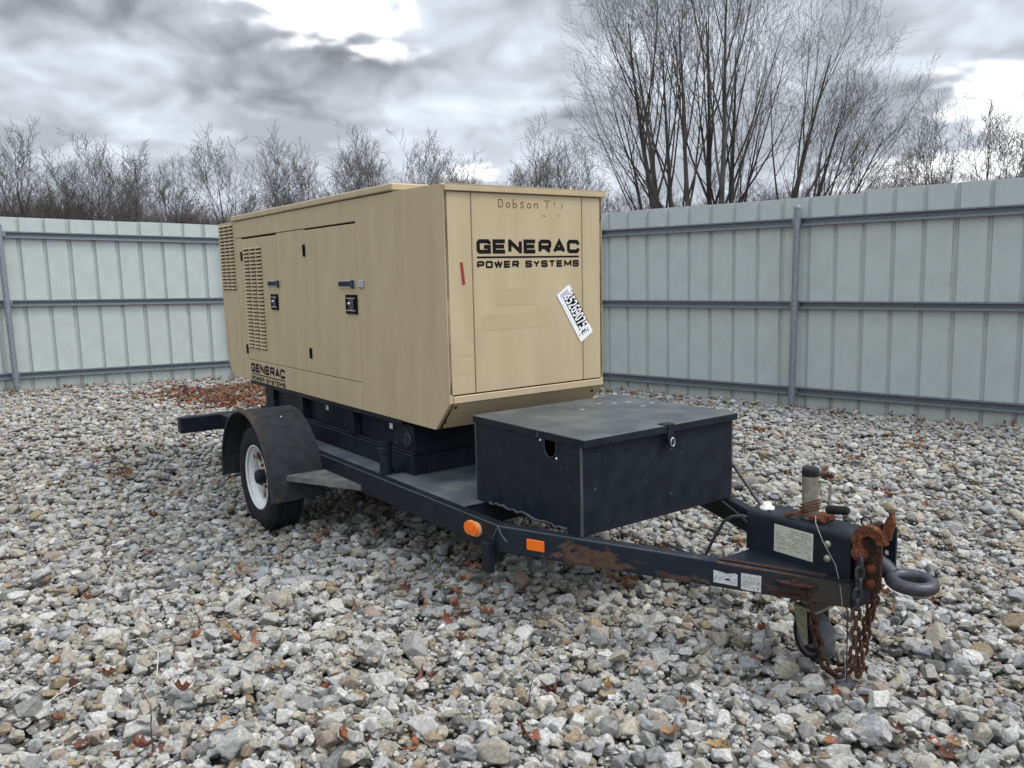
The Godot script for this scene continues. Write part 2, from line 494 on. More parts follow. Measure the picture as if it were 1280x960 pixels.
func fence(called: String, label: String, a: Vector3, d: Vector3, s0: float, s1: float, posts: Array, big_post: float, rails: Array, top: float, slope: float, pitch: float, phase: float, _bumps: Array) -> void:
	var out := Vector3(-d.z, 0, d.x)          # towards the yard
	if out.dot(Vector3(-1, 0, 1)) < 0.0:
		out = -out
	var root := thing(called, label, "fence", a + d * ((s0 + s1) * 0.5) + Vector3(0, -0.95, 0))
	var fr := RandomNumberGenerator.new(); fr.seed = 77 + int(a.x * 10)
	# sheets of three pans each
	var k := int(floor((s0 - phase) / pitch))
	var idx := 0
	while phase + k * pitch < s1:
		var b := MB.new()
		var st := phase + k * pitch
		var jump := fr.randf_range(-0.004, 0.004) + (0.028 if called == "metal_fence" and slope == 0.0 and st > 3.0 else 0.0)
		var prof := []                     # (along, depth away from the yard)
		for i in 3:
			var o := st + i * pitch
			var wv := 0.0
			prof.append_array([[o - 0.030, 0.0], [o - 0.012, 0.03], [o + 0.014, 0.03], [o + 0.030, 0.0]])
			for j in [0.3, 0.62]:
				prof.append_array([[o + pitch * j - 0.014, wv], [o + pitch * j, 0.0013], [o + pitch * j + 0.014, wv]])
		prof.append([st + 3 * pitch - 0.034, 0.0])
		var lean := fr.randf_range(-0.003, 0.003)
		for i in prof.size() - 1:
			for side in [0.0, 0.0012]:
				var c := []
				for e in [[i, 0], [i + 1, 0], [i + 1, 1], [i, 1]]:
					var s: float = prof[e[0]][0]
					var dep: float = prof[e[0]][1] + side + 0.03 + lean * e[1]
					var p := a + d * s - out * dep
					p.y = (top + jump + slope * s) if e[1] == 1 else ground_y(p.x, p.z) - 0.06
					c.append(p)
				b.quad(c[0], c[1], c[2], c[3], out if side == 0.0 else -out)
		part("panel", b, "fence_sheet", root)
		k += 3
		idx += 1
	# girts: channels with lips
	for r in rails:
		var b := MB.new()
		var y1: float = r[0]; var hh: float = r[1]
		var sec := PackedVector2Array([Vector2(0, 0), Vector2(0.055, 0), Vector2(0.055, -0.018), Vector2(0.05, -0.018), Vector2(0.05, -0.005), Vector2(0.006, -0.005), Vector2(0.006, -hh + 0.005), Vector2(0.05, -hh + 0.005), Vector2(0.05, -hh + 0.026), Vector2(0.055, -hh + 0.026), Vector2(0.055, -hh), Vector2(0, -hh)])
		var ln := s1 - s0
		var ang := atan(slope)
		var dd := (d + Vector3.UP * tan(ang)).normalized()
		var up := Vector3.UP
		var t := Transform3D(Basis(out, up, dd), a + d * s0 + Vector3(0, y1 + slope * s0, 0) - out * 0.028)
		b.prism(sec, ln, t)
		part("rail", b, "galvanised", root)
	for s in posts:
		var p: Vector3 = a + d * s + out * 0.075
		var g := ground_y(p.x, p.z)
		var b := MB.new()
		var ytop: float = top - 0.115 + slope * s
		var ln := -0.028 if slope != 0.0 else 0.022
		var top_p := Vector3(p.x, ytop, p.z) + d * ln
		b.tube(PackedVector3Array([Vector3(p.x, g - 0.2, p.z), top_p]), PackedFloat32Array([0.041, 0.041]), 14, false, false)
		var po := part("post", b, "post_steel", root)
		var cb := MB.new()
		cb.lathe(PackedVector2Array([Vector2(0.045, -0.03), Vector2(0.045, 0.004), Vector2(0.03, 0.014), Vector2(0, 0.017)]), 14, Transform3D(Basis.IDENTITY, top_p), true)
		part("cap", cb, "post_steel", po)
		for r in rails:
			var bb := MB.new()
			var yy: float = r[0] - 0.05 + slope * s
			bb.box(Vector3(-0.06, -0.035, -0.012), Vector3(0.06, 0.035, 0.004), 0.002, Transform3D(Basis(d, Vector3.UP, out), a + d * s + Vector3(0, yy, 0) + out * 0.045))
			part("bracket", bb, "galvanised", po)

# ---------------------------------------------------------------- trees
var twig_floor := 0.00022

func tree_meshes(sd: int, kind: int, floor_r := 0.00022) -> Array:
	twig_floor = floor_r
	var r := RandomNumberGenerator.new(); r.seed = sd
	var tr := MB.new(); var tw := MB.new()
	# kinds: 0 rounded crown, 1 tall vase with many upright stems, 2 slender
	var trunks: int = 1 if kind < 3 else 3
	if kind == 0 and sd % 2 == 0:
		trunks = 2
	for ti in trunks:
		var lean := Vector3(r.randf_range(-1, 1), 0, r.randf_range(-1, 1)) * (0.1 if trunks == 1 else 0.26)
		limb(tr, tw, r, Vector3(lean.x * 0.4, -0.1, lean.z * 0.4), (Vector3.UP + lean).normalized(), [0.62, 0.82, 0.72, 0.75][kind], [0.018, 0.0125, 0.0125, 0.0105][kind], 0, kind)
	return [tr.mesh(), tw.mesh()]

# unit tree: about one unit tall
func tree_single(sd: int, kind: int, floor_r: float) -> ArrayMesh:
	twig_floor = floor_r
	var r := RandomNumberGenerator.new(); r.seed = sd
	var b := MB.new()
	for ti in 3:
		var lean := Vector3(r.randf_range(-1, 1), 0, r.randf_range(-1, 1)) * 0.22
		limb(b, b, r, Vector3(lean.x * 0.6, -0.1, lean.z * 0.6), (Vector3.UP + lean).normalized(), 0.74, 0.008, 0, kind)
	return b.mesh()

func limb(tr: MB, tw: MB, r: RandomNumberGenerator, p: Vector3, d: Vector3, ln: float, rad: float, lev: int, kind: int) -> void:
	var steps: int = [9, 6, 5, 4, 2][lev]
	var pts := PackedVector3Array([p]); var rs := PackedFloat32Array([rad * (1.35 if lev == 0 else 1.0)])
	var wob: float = [0.05, 0.085, 0.125, 0.15, 0.17][lev]
	var trop: float = [0.06, 0.13, 0.1, 0.06, 0.05][lev]
	if kind == 1 or kind == 3:
		trop *= 1.4
	var dirs := [d]
	for i in steps:
		d = (d + Vector3(r.randf_range(-1, 1), r.randf_range(-1, 1), r.randf_range(-1, 1)) * wob + Vector3.UP * trop).normalized()
		p += d * (ln / steps)
		pts.append(p); dirs.append(d)
		rs.append(maxf(rad * (1.0 - 0.88 * float(i + 1) / steps), twig_floor))
	if lev <= 1:
		tr.tube(pts, rs, 7 if lev == 0 else 5, false, false)
	else:
		tw.tube(pts, rs, 3, false, false)
	if lev == 4:
		return
	var kids: int = [[11, 10, 10, 8][kind], [7, 6, 6, 6][kind], [5, 4, 5, 5][kind], [4, 3, 3, 3][kind]][lev]
	var start: float = [[0.22, 0.34, 0.3, 0.2][kind], [0.2, 0.3, 0.2, 0.2][kind], 0.15, 0.15][lev]
	for i in kids:
		var t := lerpf(start, 0.99, (i + r.randf_range(0.1, 0.9)) / kids)
		var fi := t * steps
		var i0 := mini(int(fi), steps - 1)
		var q := pts[i0].lerp(pts[i0 + 1], fi - i0)
		var dd: Vector3 = dirs[i0 + 1]
		var side := dd.cross(Vector3(r.randf_range(-1, 1), r.randf_range(-1, 1), r.randf_range(-1, 1))).normalized()
		var ang: float = [[0.85, 0.5, 0.62, 0.5][kind], 0.72, 0.75, 0.7][lev] * r.randf_range(0.7, 1.25)
		var nd := (dd * cos(ang) + side * sin(ang)).normalized()
		var nl: float = ln * [[0.62, 0.62, 0.4, 0.55][kind] * (1.1 - 0.62 * t), 0.56 * (1.15 - 0.5 * t), 0.5 * (1.15 - 0.4 * t), 0.5][lev] * r.randf_range(0.75, 1.2)
		var nr: float = maxf(lerpf(rs[i0], rs[i0 + 1], fi - i0) * [0.5, 0.52, 0.52, 0.6][lev], twig_floor * 1.35)
		limb(tr, tw, r, q, nd, nl, nr, lev + 1, kind)

func plant_tree(protos: Array, which: int, label: String, group: String, at: Vector3, h: float, spread: float, turn: float, bark: String, twig: String, lean := Vector3.ZERO) -> void:
	var pr: Array = protos[which]
	var root := thing("bare_tree", label, "tree", at, group)
	root.rotation.y = turn
	root.scale = Vector3(h * spread, h, h * spread)
	if lean != Vector3.ZERO:
		root.basis = Basis(Vector3.UP.cross(lean.normalized()).normalized(), lean.length()) * root.basis
	part("trunk", pr[0], bark, root, "", false)
	part("crown", pr[1], twig, root, "", false)

func trees() -> void:
	var r := RandomNumberGenerator.new(); r.seed = 4242
	var protos := []
	for k in [[101, 0], [102, 0], [103, 0], [201, 1], [202, 1], [203, 1], [301, 2], [302, 2], [401, 3], [402, 3]]:
		protos.append(tree_meshes(k[0], k[1], 0.0006))
	var close := [null, null, null]
	for k in [211, 212, 213]:
		close.append(tree_meshes(k, 1, 0.00026))
	close.append_array([null, null, null, tree_meshes(402, 3, 0.0003)])
	var ordn := ["leftmost", "second", "third", "fourth", "fifth", "sixth", "seventh", "eighth", "ninth", "tenth", "eleventh", "twelfth", "thirteenth", "fourteenth"]
	# x, z, height
	var left := [[0.5, -36.2, 7.5], [1.9, -39.1, 7.8], [2.3, -35.0, 7.5], [4.1, -41.8, 8.2], [4.4, -36.7, 7.7], [6.6, -43.5, 8.0], [8.4, -47.2, 7.4], [6.3, -32.3, 7.7], [9.7, -41.7, 7.8], [11.5, -44.3, 8.0], [10.6, -35.2, 7.9], [13.9, -41.5, 8.4]]
	for i in left.size():
		var t: Array = left[i]
		var tall := i == 7
		plant_tree(protos, 8 if tall else [3, 9, 5, 8, 4, 3, 6, 8, 4, 9, 5, 3][i], ("pale two-stemmed bare tree rising above the thicket behind the left fence" if tall else "dark bare tree in thicket behind left fence, %s from the left" % ordn[i]), "bare trees behind the left fence",
			Vector3(t[0], -1.0, t[1]), t[2] * 1.04, r.randf_range(0.95, 1.2) if not tall else 1.0, r.randf() * TAU, "bark_grey" if tall else "bark_dark", "twig_grey" if tall else "twig_dark")
	var mid := [[13.6, -37.3, 8.3], [13.7, -34.1, 8.3], [15.3, -35.5, 8.8], [17.6, -37.7, 9.2], [21.7, -42.4, 9.6], [22.1, -39.9, 9.4], [25.5, -42.6, 10.0], [29.9, -46.9, 9.3], [33.8, -49.2, 9.3], [25.2, -34.4, 9.2], [25.0, -32.1, 9.1], [27.2, -32.9, 9.5], [30.1, -34.4, 9.4], [28.5, -30.5, 7.9]]
	for i in mid.size():
		var t: Array = mid[i]
		plant_tree(protos, [3, 8, 9, 4, 3, 5, 8, 3, 5, 9, 3, 8, 4, 5][i], "thin grey bare tree above the generator roof, %s from the left" % ordn[i], "bare trees beyond the generator roof",
			Vector3(t[0], -1.0, t[1]), t[2] * 1.04, r.randf_range(0.85, 1.1), r.randf() * TAU, "bark_grey", "twig_grey")
	var right := [[42.4, -22.8, 7.7], [41.4, -20.6, 7.4], [50.7, -24.3, 7.4], [35.4, -14.9, 6.8], [37.6, -14.8, 7.1], [34.4, -12.3, 6.9], [36.6, -12.1, 7.0]]
	for i in right.size():
		var t: Array = right[i]
		plant_tree(protos, [4, 8, 3, 5, 4, 9, 3][i], "far bare tree over right fence, %s going right from the tall clump" % ["nearest", "second", "third", "fourth", "fifth", "sixth", "seventh"][i], "far bare trees over the right fence",
			Vector3(t[0], -1.2, t[1]), t[2] * 1.3, r.randf_range(0.9, 1.15), r.randf() * TAU, "bark_grey", "twig_grey")
	# offset to the right of the clump's middle, lean to the right in degrees, height, depth
	var clump := [[-1.6, -15, 8.6, 0.4], [-1.3, -10, 10.0, -1.0], [-1.0, -6, 11.2, 0.8], [-0.7, -4, 11.8, -0.5], [-0.4, -2, 12.6, 0.2], [0.0, 1, 12.2, 1.2], [0.4, 3, 12.4, -0.8], [0.8, 6, 11.0, 0.5], [1.2, 10, 10.0, -0.4], [1.6, 15, 9.0, 0.7], [1.9, 19, 8.2, -0.6], [2.1, 23, 7.6, 0.3]]
	for i in clump.size():
		var t: Array = clump[i]
		var across := Vector3(0.64, 0, 0.77)
		var at: Vector3 = Vector3(16.0, -1.15, -11.8) + across * t[0] + Vector3(0.77, 0, -0.64) * t[3]
		plant_tree(close, [3, 5, 4, 3, 5, 4, 3, 5, 4, 9, 5, 4][i], "tall bare tree in clump behind right fence, %s stem from its left" % ordn[i], "tall bare trees in the clump behind the right fence",
			at, t[2] * 1.02, r.randf_range(0.8, 0.95), r.randf() * TAU, ["bark_dark", "bark_dark", "bark_light", "bark_dark", "bark_light", "bark_dark", "bark_grey", "bark_dark", "bark_dark", "bark_dark", "bark_dark", "bark_dark"][i], "twig_dark", across * deg_to_rad(t[1]))
	# undergrowth behind the fences, nobody could count it
	var spots := []
	for i in 44:
		spots.append([r.randf_range(-6, 16), r.randf_range(-50, -36), r.randf_range(5.2, 7.2)])
	for i in 90:
		spots.append([r.randf_range(-5, 16), r.randf_range(-48, -36), r.randf_range(4.4, 5.9)])
	for i in 34:
		spots.append([r.randf_range(14, 40), r.randf_range(-50, -38), r.randf_range(4.8, 6.6)])
	for i in 16:
		var u := r.randf()
		spots.append([lerpf(14.5, 22.5, u) + r.randf_range(-1, 1), lerpf(-16.5, -9.0, u) + r.randf_range(-1.5, 1.5), r.randf_range(3.4, 5.4)])
	for i in 22:
		spots.append([r.randf_range(32, 54), r.randf_range(-28, -11), r.randf_range(4.6, 6.4)])
	for v in 3:
		var mine := []
		for i in range(v, spots.size(), 3):
			mine.append(spots[i])
		var mm := MultiMesh.new()
		mm.transform_format = MultiMesh.TRANSFORM_3D; mm.mesh = tree_single(600 + v, 0 if v == 2 else 1, 0.00045); mm.instance_count = mine.size()
		for i in mine.size():
			var s: Array = mine[i]
			var b := Basis(Vector3.UP, r.randf() * TAU).scaled(Vector3(s[2] * 1.1, s[2], s[2] * 1.1))
			mm.set_instance_transform(i, Transform3D(b, Vector3(s[0], -1.1, s[1])))
		var o := MultiMeshInstance3D.new()
		o.name = numbered("undergrowth", self); o.multimesh = mm; o.material_override = M.twig_brown
		o.set_meta("kind", "stuff"); o.set_meta("label", "tangled leafless brown undergrowth standing behind both fences")
		add_child(o, true)

# ---------------------------------------------------------------- generator set
func side_box(b: MB, z0: float, y0: float, z1: float, y1: float, x0 := 0.0, x1 := 0.02, bev := 0.003) -> void:
	b.box(Vector3(x0, y0, z0), Vector3(x1, y1, z1), bev)

func front_box(b: MB, x0: float, y0: float, x1: float, y1: float, z0 := -0.02, z1 := 0.0, bev := 0.003) -> void:
	b.box(Vector3(x0, y0, z0), Vector3(x1, y1, z1), bev)

func louver_mesh(w: float) -> ArrayMesh:
	var am := ArrayMesh.new()
	var b := MB.new()
	var t := on_side(0, 0, 0)
	var prof := [Vector2(0.0005, 0.021), Vector2(0.006, 0.0185), Vector2(0.0105, 0.013), Vector2(0.0125, 0.006), Vector2(0.0105, 0.006), Vector2(0.0005, 0.008)]   # (out, up)
	for e in [0.0, w]:
		for i in range(1, prof.size() - 1):
			b.flat(t * Vector3(e, prof[0].y, prof[0].x), t * Vector3(e, prof[i].y, prof[i].x), t * Vector3(e, prof[i + 1].y, prof[i + 1].x), Vector3(0, 0, -1 if e == 0.0 else 1))
	for i in prof.size() - 1:
		var p: Vector2 = prof[i]; var q: Vector2 = prof[i + 1]
		var o := t.basis * Vector3(0, p.x - q.x, q.y - p.y) * -1.0
		b.quad(t * Vector3(0, p.y, p.x), t * Vector3(w, p.y, p.x), t * Vector3(w, q.y, q.x), t * Vector3(0, q.y, q.x), o)
	b.add_to(am)
	var s := MB.new()
	s.box(Vector3(-0.0012, -0.004, 0.003), Vector3(0.002, 0.0075, w - 0.003), 0.0003)
	s.add_to(am)
	return am

func louvers(parent: Node3D, z0: float, y_top: float, cols: Array, w: float, rows: int, pitch: float, base: Vector3) -> void:
	var lm := louver_mesh(w)
	for c in cols:
		for k in rows:
			var o := MeshInstance3D.new()
			o.name = numbered("louver", parent); o.mesh = lm
			o.set_surface_override_material(0, M.tan_paint); o.set_surface_override_material(1, M.dark_gap)
			parent.add_child(o, true)
			var skew := 0.0
			o.position = Vector3(0, y_top - 0.021 - k * pitch + skew, z0 + c) - base

func text_mesh(text: String, w: float, h: float, depth: float, t: Transform3D) -> MB:
	var tm := TextMesh.new()
	var f := SystemFont.new()
	f.font_names = PackedStringArray(["Droid Sans"]); f.font_weight = 700
	tm.font = f; tm.text = text; tm.font_size = 64; tm.depth = 1.0; tm.pixel_size = 0.01
	var bb := tm.get_aabb()
	var b := MB.new()
	var arr := tm.surface_get_arrays(0) if tm.get_surface_count() else []
	for si in tm.get_surface_count():
		arr = tm.surface_get_arrays(si)
		var vs: PackedVector3Array = arr[Mesh.ARRAY_VERTEX]
		var ns: PackedVector3Array = arr[Mesh.ARRAY_NORMAL]
		var ix: PackedInt32Array = arr[Mesh.ARRAY_INDEX] if arr[Mesh.ARRAY_INDEX] != null else PackedInt32Array()
		if ix.is_empty():
			for i in vs.size():
				ix.append(i)
		for i in range(0, ix.size(), 3):
			var p := []
			for j in 3:
				var q: Vector3 = (vs[ix[i + j]] - bb.position) / bb.size
				p.append(t * Vector3(q.x * w, q.y * h, q.z * depth))
			b.flat(p[0], p[1], p[2], t.basis * ns[ix[i]])
	return b

func paddle_latch(parent: Node3D, z0: float, y0: float, z1: float, y1: float) -> void:
	var b := MB.new()
	var w := z1 - z0; var h := y1 - y0
	for r in [[0.0, 0.0, w, 0.014], [0.0, h - 0.014, w, h], [0.0, 0.014, 0.014, h - 0.014], [w - 0.014, 0.014, w, h - 0.014]]:
		side_box(b, z0 + r[0], y0 + r[1], z0 + r[2], y0 + r[3], -0.011, 0.0, 0.003)
	var la := part("latch", b, "decal_black", parent)
	var c := MB.new()
	c.box(Vector3(-0.003, y0 + 0.014, z0 + 0.014), Vector3(0.0, y1 - 0.014, z1 - 0.014), 0.001)
	part("recess", c, "black_paint", la, "", false)
	var p := MB.new()
	p.box(Vector3(-0.004, -h * 0.33, -w * 0.3), Vector3(0.0, h * 0.3, w * 0.3), 0.002, Transform3D(Basis(Vector3.UP, -0.12), Vector3(-0.007, (y0 + y1) * 0.5, (z0 + z1) * 0.5)))
	part("paddle", p, "worn_steel", la, "", false)
	var k := MB.new()
	k.lathe(PackedVector2Array([Vector2(0, 0.018), Vector2(0.009, 0.016), Vector2(0.012, 0.0)]), 10, Transform3D(Basis(Vector3.BACK, PI / 2), Vector3(-0.003, (y0 + y1) * 0.5 + 0.004, z0 + w * 0.33)), true)
	part("lock_cylinder", k, "chrome", la, "", false)
	var s := MB.new()
	s.box(Vector3(-0.015, y0 + 0.018, z0 + 0.02), Vector3(-0.011, y0 + 0.026, z1 - 0.018), 0.001)
	s.box(Vector3(-0.015, y1 - 0.026, z0 + 0.022), Vector3(-0.011, y1 - 0.02, z1 - 0.02), 0.001)
	part("trim", s, "chrome", la, "", false)

func slide_lock(parent: Node3D, z0: float, y0: float, z1: float, y1: float, keeper: bool) -> void:
	var b := MB.new()
	side_box(b, z0, y0, z1 - 0.03, y1, -0.006, 0.0, 0.002)
	var l := part("slide_lock", b, "chrome", parent)
	var c := MB.new()
	side_box(c, z0 + 0.012, y0 + 0.01, z1 - 0.075, y1 - 0.008, -0.014, -0.006, 0.003)
	part("bolt", c, "black_paint", l, "", false)
	var d := MB.new()
	side_box(d, z1 - 0.066, y0 - 0.002, z1 - 0.046, y1, -0.022, -0.006, 0.003)
	part("staple", d, "worn_steel", l, "", false)
	if keeper:
		var k := MB.new()
		side_box(k, z1 + 0.022, y0 + 0.002, z1 + 0.09, y1 - 0.002, -0.012, 0.0, 0.003)
		part("keeper", k, "chrome", parent)

func hinge(parent: Node3D, z: float, y0: float, y1: float, m: String) -> void:
	var b := MB.new()
	b.box(Vector3(-0.004, y0, z - 0.016), Vector3(0.0, y1, z + 0.016), 0.0015)
	b.tube(PackedVector3Array([Vector3(-0.008, y0, z), Vector3(-0.008, y1, z)]), PackedFloat32Array([0.0075]), 8)
	var h := part("hinge", b, m, parent)
	var s := MB.new()
	for y in [y0 + 0.016, y1 - 0.016]:
		s.box(Vector3(-0.007, y - 0.005, z + 0.009), Vector3(-0.004, y + 0.005, z + 0.014), 0.001)
	part("screw", s, "worn_steel", h, "", false)

func generator_set() -> void:
	var W := 1.1
	var base := Vector3(0.55, -0.345, -1.9)
	var g := thing("generator_set", "large tan enclosed standby generator with louvered side doors, carried on the trailer", "generator", base)
	# dark core behind the seams
	var core := MB.new()
	core.box(Vector3(0.022, 0.045, -3.34), Vector3(W - 0.022, 1.16, -0.024), 0.002)
	core.box(Vector3(0.022, -0.125, -3.34), Vector3(W - 0.022, 0.0445, -0.2), 0.002)
	core.box(Vector3(0.022, 0.1, -3.74), Vector3(W - 0.022, 1.16, -3.342), 0.002)
	part("inner_frame", core, "dark_gap", g)
	# left side
	var b := MB.new()
	var poly := PackedVector2Array([Vector2(-3.786, 1.193), Vector2(-3.770, 0.075), Vector2(-3.755, 0.03), Vector2(-3.72, -0.03), Vector2(-3.66, -0.1), Vector2(-3.62, -0.128), Vector2(-3.59, -0.136), Vector2(-3.342, -0.136), Vector2(-3.342, 1.193)])
	b.prism(poly, 0.02, on_side(0, 0, 0.02))
	var rear := part("rear_side_panel", b, "tan_paint", g)
	louvers(rear, -3.755, 1.172, [0.0, 0.128, 0.256], 0.108, 19, 0.0295, Vector3.ZERO)
	b = MB.new(); side_box(b, -3.338, 1.05, -1.049, 1.187); part("upper_side_panel", b, "tan_paint", g)
	b = MB.new(); side_box(b, -3.338, -0.134, -3.205, 1.046); part("side_post", b, "tan_paint", g)
	b = MB.new(); side_box(b, -3.201, -0.134, -1.049, 0.04); part("lower_side_panel", b, "tan_paint", g)
	b = MB.new(); side_box(b, -3.201, 0.044, -2.402, 1.034)
	var door := part("door", b, "tan_paint", g, "louvered rear side door with rust-stained hinges")
	louvers(door, -3.150, 0.962, [0.0, 0.146, 0.292], 0.122, 28, 0.0295, Vector3.ZERO)
	b = MB.new(); side_box(b, -2.398, 0.044, -1.862, 1.045); part("middle_side_panel", b, "tan_paint", g)
	b = MB.new(); side_box(b, -1.858, 0.044, -1.05, 1.038); part("door", b, "tan_paint", g, "plain front side door with black paddle latch")
	b = MB.new(); side_box(b, -1.045, -0.134, -0.526, 1.186); part("front_side_panel", b, "tan_paint", g)
	b = MB.new()
	b.prism(PackedVector2Array([Vector2(-0.522, -0.134), Vector2(-0.157, -0.134), Vector2(0, 0.026), Vector2(0, 1.172), Vector2(-0.02, 1.181), Vector2(-0.522, 1.184)]), 0.02, on_side(0, 0, 0.02))
	part("front_side_panel", b, "tan_paint", g)
	hinge(g, -3.196, 0.86, 0.933, "dark_rust"); hinge(g, -3.196, 0.09, 0.165, "dark_rust")
	hinge(g, -1.868, 0.858, 0.94, "decal_black"); hinge(g, -1.842, 0.143, 0.215, "decal_black")
	paddle_latch(g, -2.565, 0.472, -2.42, 0.591); paddle_latch(g, -1.218, 0.476, -1.055, 0.598)
	slide_lock(g, -2.615, 0.644, -2.336, 0.696, false); slide_lock(g, -1.319, 0.64, -1.045, 0.69, true)
	b = MB.new(); side_box(b, -0.66, 0.2, -0.56, 0.29, -0.0008, 0.0, 0.0002); part("paint_patch", b, "tan_ghost", g)
	# far side, rear and roof
	b = MB.new()
	var mir := PackedVector2Array([Vector2(-3.786, 1.19), Vector2(-3.770, 0.075), Vector2(-3.62, -0.128), Vector2(-3.59, -0.136), Vector2(-0.157, -0.134), Vector2(0, 0.026), Vector2(0, 1.172), Vector2(-0.02, 1.181), Vector2(-3.786, 1.19)])
	mir.remove_at(8)
	b.prism(mir, -0.02, Transform3D(Basis(Vector3(0, 0, 1), Vector3(0, 1, 0), Vector3(-1, 0, 0)), Vector3(W - 0.02, 0, 0)))
	part("far_side_panel", b, "tan_paint", g)
	b = MB.new(); b.box(Vector3(0.024, 0.08, -3.784), Vector3(W - 0.024, 1.19, -3.765), 0.003); part("rear_panel", b, "tan_paint", g)
	b = MB.new(); b.box(Vector3(0.024, 1.17, -3.762), Vector3(W - 0.024, 1.186, -3.41), 0.003); part("rear_deck", b, "tan_paint", g)
	b = MB.new()
	b.box(Vector3(-0.014, 1.191, -2.2), Vector3(W + 0.014, 1.232, -0.532), 0.006)
	var roof := part("roof", b, "tan_paint", g)
	b = MB.new(); b.box(Vector3(-0.013, 1.19, -3.405), Vector3(W + 0.013, 1.233, -2.2025), 0.006); part("roof_sheet", b, "tan_paint", roof, "", false)
	b = MB.new()
	b.box(Vector3(0.022, 1.15, -0.53), Vector3(W - 0.022, 1.17, -0.02), 0.003)
	b.box(Vector3(0.002, 1.143, 0.0), Vector3(W + 0.02, 1.176, 0.016), 0.003)
	b.prism(PackedVector2Array([Vector2(0.022, -0.02), Vector2(W + 0.02, -0.02), Vector2(W + 0.02, 0.016), Vector2(0.002, 0.016)]), 0.004, Transform3D(Basis(Vector3.RIGHT, Vector3.BACK, Vector3.DOWN), Vector3(0, 1.18, 0)))
	part("front_roof", b, "tan_paint", g)
	b = MB.new(); b.box(Vector3(0.0015, 1.14, 0.001), Vector3(0.0255, 1.182, 0.0155), 0.001)
	# front
	b = MB.new(); front_box(b, 0.001, 0.07, 0.168, 1.141); part("front_panel", b, "tan_paint", g)
	b = MB.new(); front_box(b, 0.1725, 0.07, 0.941, 1.141); part("front_panel", b, "tan_paint", g, "wide lettered front panel")
	b = MB.new(); front_box(b, 0.9455, 0.07, W, 1.141); part("front_panel", b, "tan_paint", g)
	b = MB.new(); front_box(b, 0.022, 0.024, W - 0.022, 0.063, -0.02, 0.004, 0.003); part("front_sill", b, "tan_paint", g)
	b = MB.new()
	b.prism(PackedVector2Array([Vector2(-0.004, 0.022), Vector2(-0.16, -0.134), Vector2(-0.175, -0.134), Vector2(-0.02, 0.022)]), W - 0.05, Transform3D(Basis(Vector3(0, 0, 1), Vector3(0, 1, 0), Vector3(-1, 0, 0)), Vector3(W - 0.022, 0, 0)))
	part("chin_panel", b, "tan_paint", g)
	b = MB.new()
	var jag := PackedVector2Array()
	var jr := RandomNumberGenerator.new(); jr.seed = 5
	jag.append(Vector2(0, 0.0)); 
	for i in 14:
		var t := i / 13.0
		jag.append(Vector2(t, (0.004 + 0.024 * t) * jr.randf_range(0.6, 1.3)))
	jag.append(Vector2(1, 0))
	var q2 := PackedVector2Array()
	for p in jag:
		q2.append(Vector2(p.y + 0.0215, -p.x * 0.215))
	b.prism(q2, 0.0012, Transform3D(Basis(Vector3.RIGHT, Vector3(0, 0.7071, 0.7071), Vector3(0, -0.7071, 0.7071)), Vector3(0, 0.02, -0.0055)))
	part("rust_streak", b, "rust", g)
	b = MB.new()
	b.lathe(PackedVector2Array([Vector2(0, 0.006), Vector2(0.008, 0.005), Vector2(0.011, 0.0)]), 8, Transform3D(Basis(Vector3.RIGHT, PI * 0.75), Vector3(0.05, 0.0, -0.024)), true)
	b.lathe(PackedVector2Array([Vector2(0, 0.006), Vector2(0.008, 0.005), Vector2(0.011, 0.0)]), 8, Transform3D(Basis(Vector3.RIGHT, PI * 0.75), Vector3(W - 0.06, -0.01, -0.034)), true)
	part("bolt", b, "dark_rust", g)
	for r in [[0.32, 0.535, 0.585, 0.63], [0.225, 0.405, 0.69, 0.49], [0.03, 0.28, 0.16, 0.345], [0.03, 0.175, 0.165, 0.262], [0.6, 0.49, 0.7, 0.52]]:
		b = MB.new(); front_box(b, r[0], r[1], r[2], r[3], -0.001, 0.0007, 0.0002); part("paint_patch", b, "tan_ghost", g)
	# lettering
	b = MB.new()
	letters(b, "GENERAC", on_front(0.199, 0.8185, 0.0), 0.722, 0.077, 0.0215, 0.012, 0.0012)
	part("lettering", b, "decal_black", g)
	b = MB.new(); front_box(b, 0.2, 0.794, 0.917, 0.8045, -0.001, 0.0012, 0.0002); part("lettering_rule", b, "decal_black", g)
	b = MB.new()
	letters(b, "POWER SYSTEMS", on_front(0.199, 0.741, 0.0), 0.717, 0.039, 0.0108, 0.009, 0.0012)
	part("lettering", b, "decal_black", g)
	b = MB.new()
	letters(b, "GENERAC", on_side(-3.145, -0.058, 0.0), 0.765, 0.073, 0.0195, 0.0145, 0.0012)
	part("lettering", b, "decal_black", g)
	b = MB.new(); side_box(b, -3.143, -0.0775, -2.385, -0.069, -0.0012, 0.001, 0.0002); part("lettering_rule", b, "decal_black", g)
	b = MB.new()
	letters(b, "POWER SYSTEMS", on_side(-3.145, -0.126, 0.0), 0.762, 0.036, 0.0094, 0.0104, 0.0012)
	part("lettering", b, "decal_black", g)
	b = MB.new()
	letters(b, "Dobson", on_front(0.345, 1.064, 0.0), 0.28, 0.05, 0.0055, 0.011, 0.0008)
	letters(b, "T", on_front(0.66, 1.062, 0.0), 0.05, 0.05, 0.004, 0.008, 0.0008)
	b.prism(PackedVector2Array([Vector2(0.735, 1.088), Vector2(0.742, 1.088), Vector2(0.741, 1.105), Vector2(0.736, 1.104)]), 0.0008)
	b.prism(PackedVector2Array([Vector2(0.79, 1.07), Vector2(0.795, 1.069), Vector2(0.799, 1.095), Vector2(0.794, 1.097)]), 0.0008)
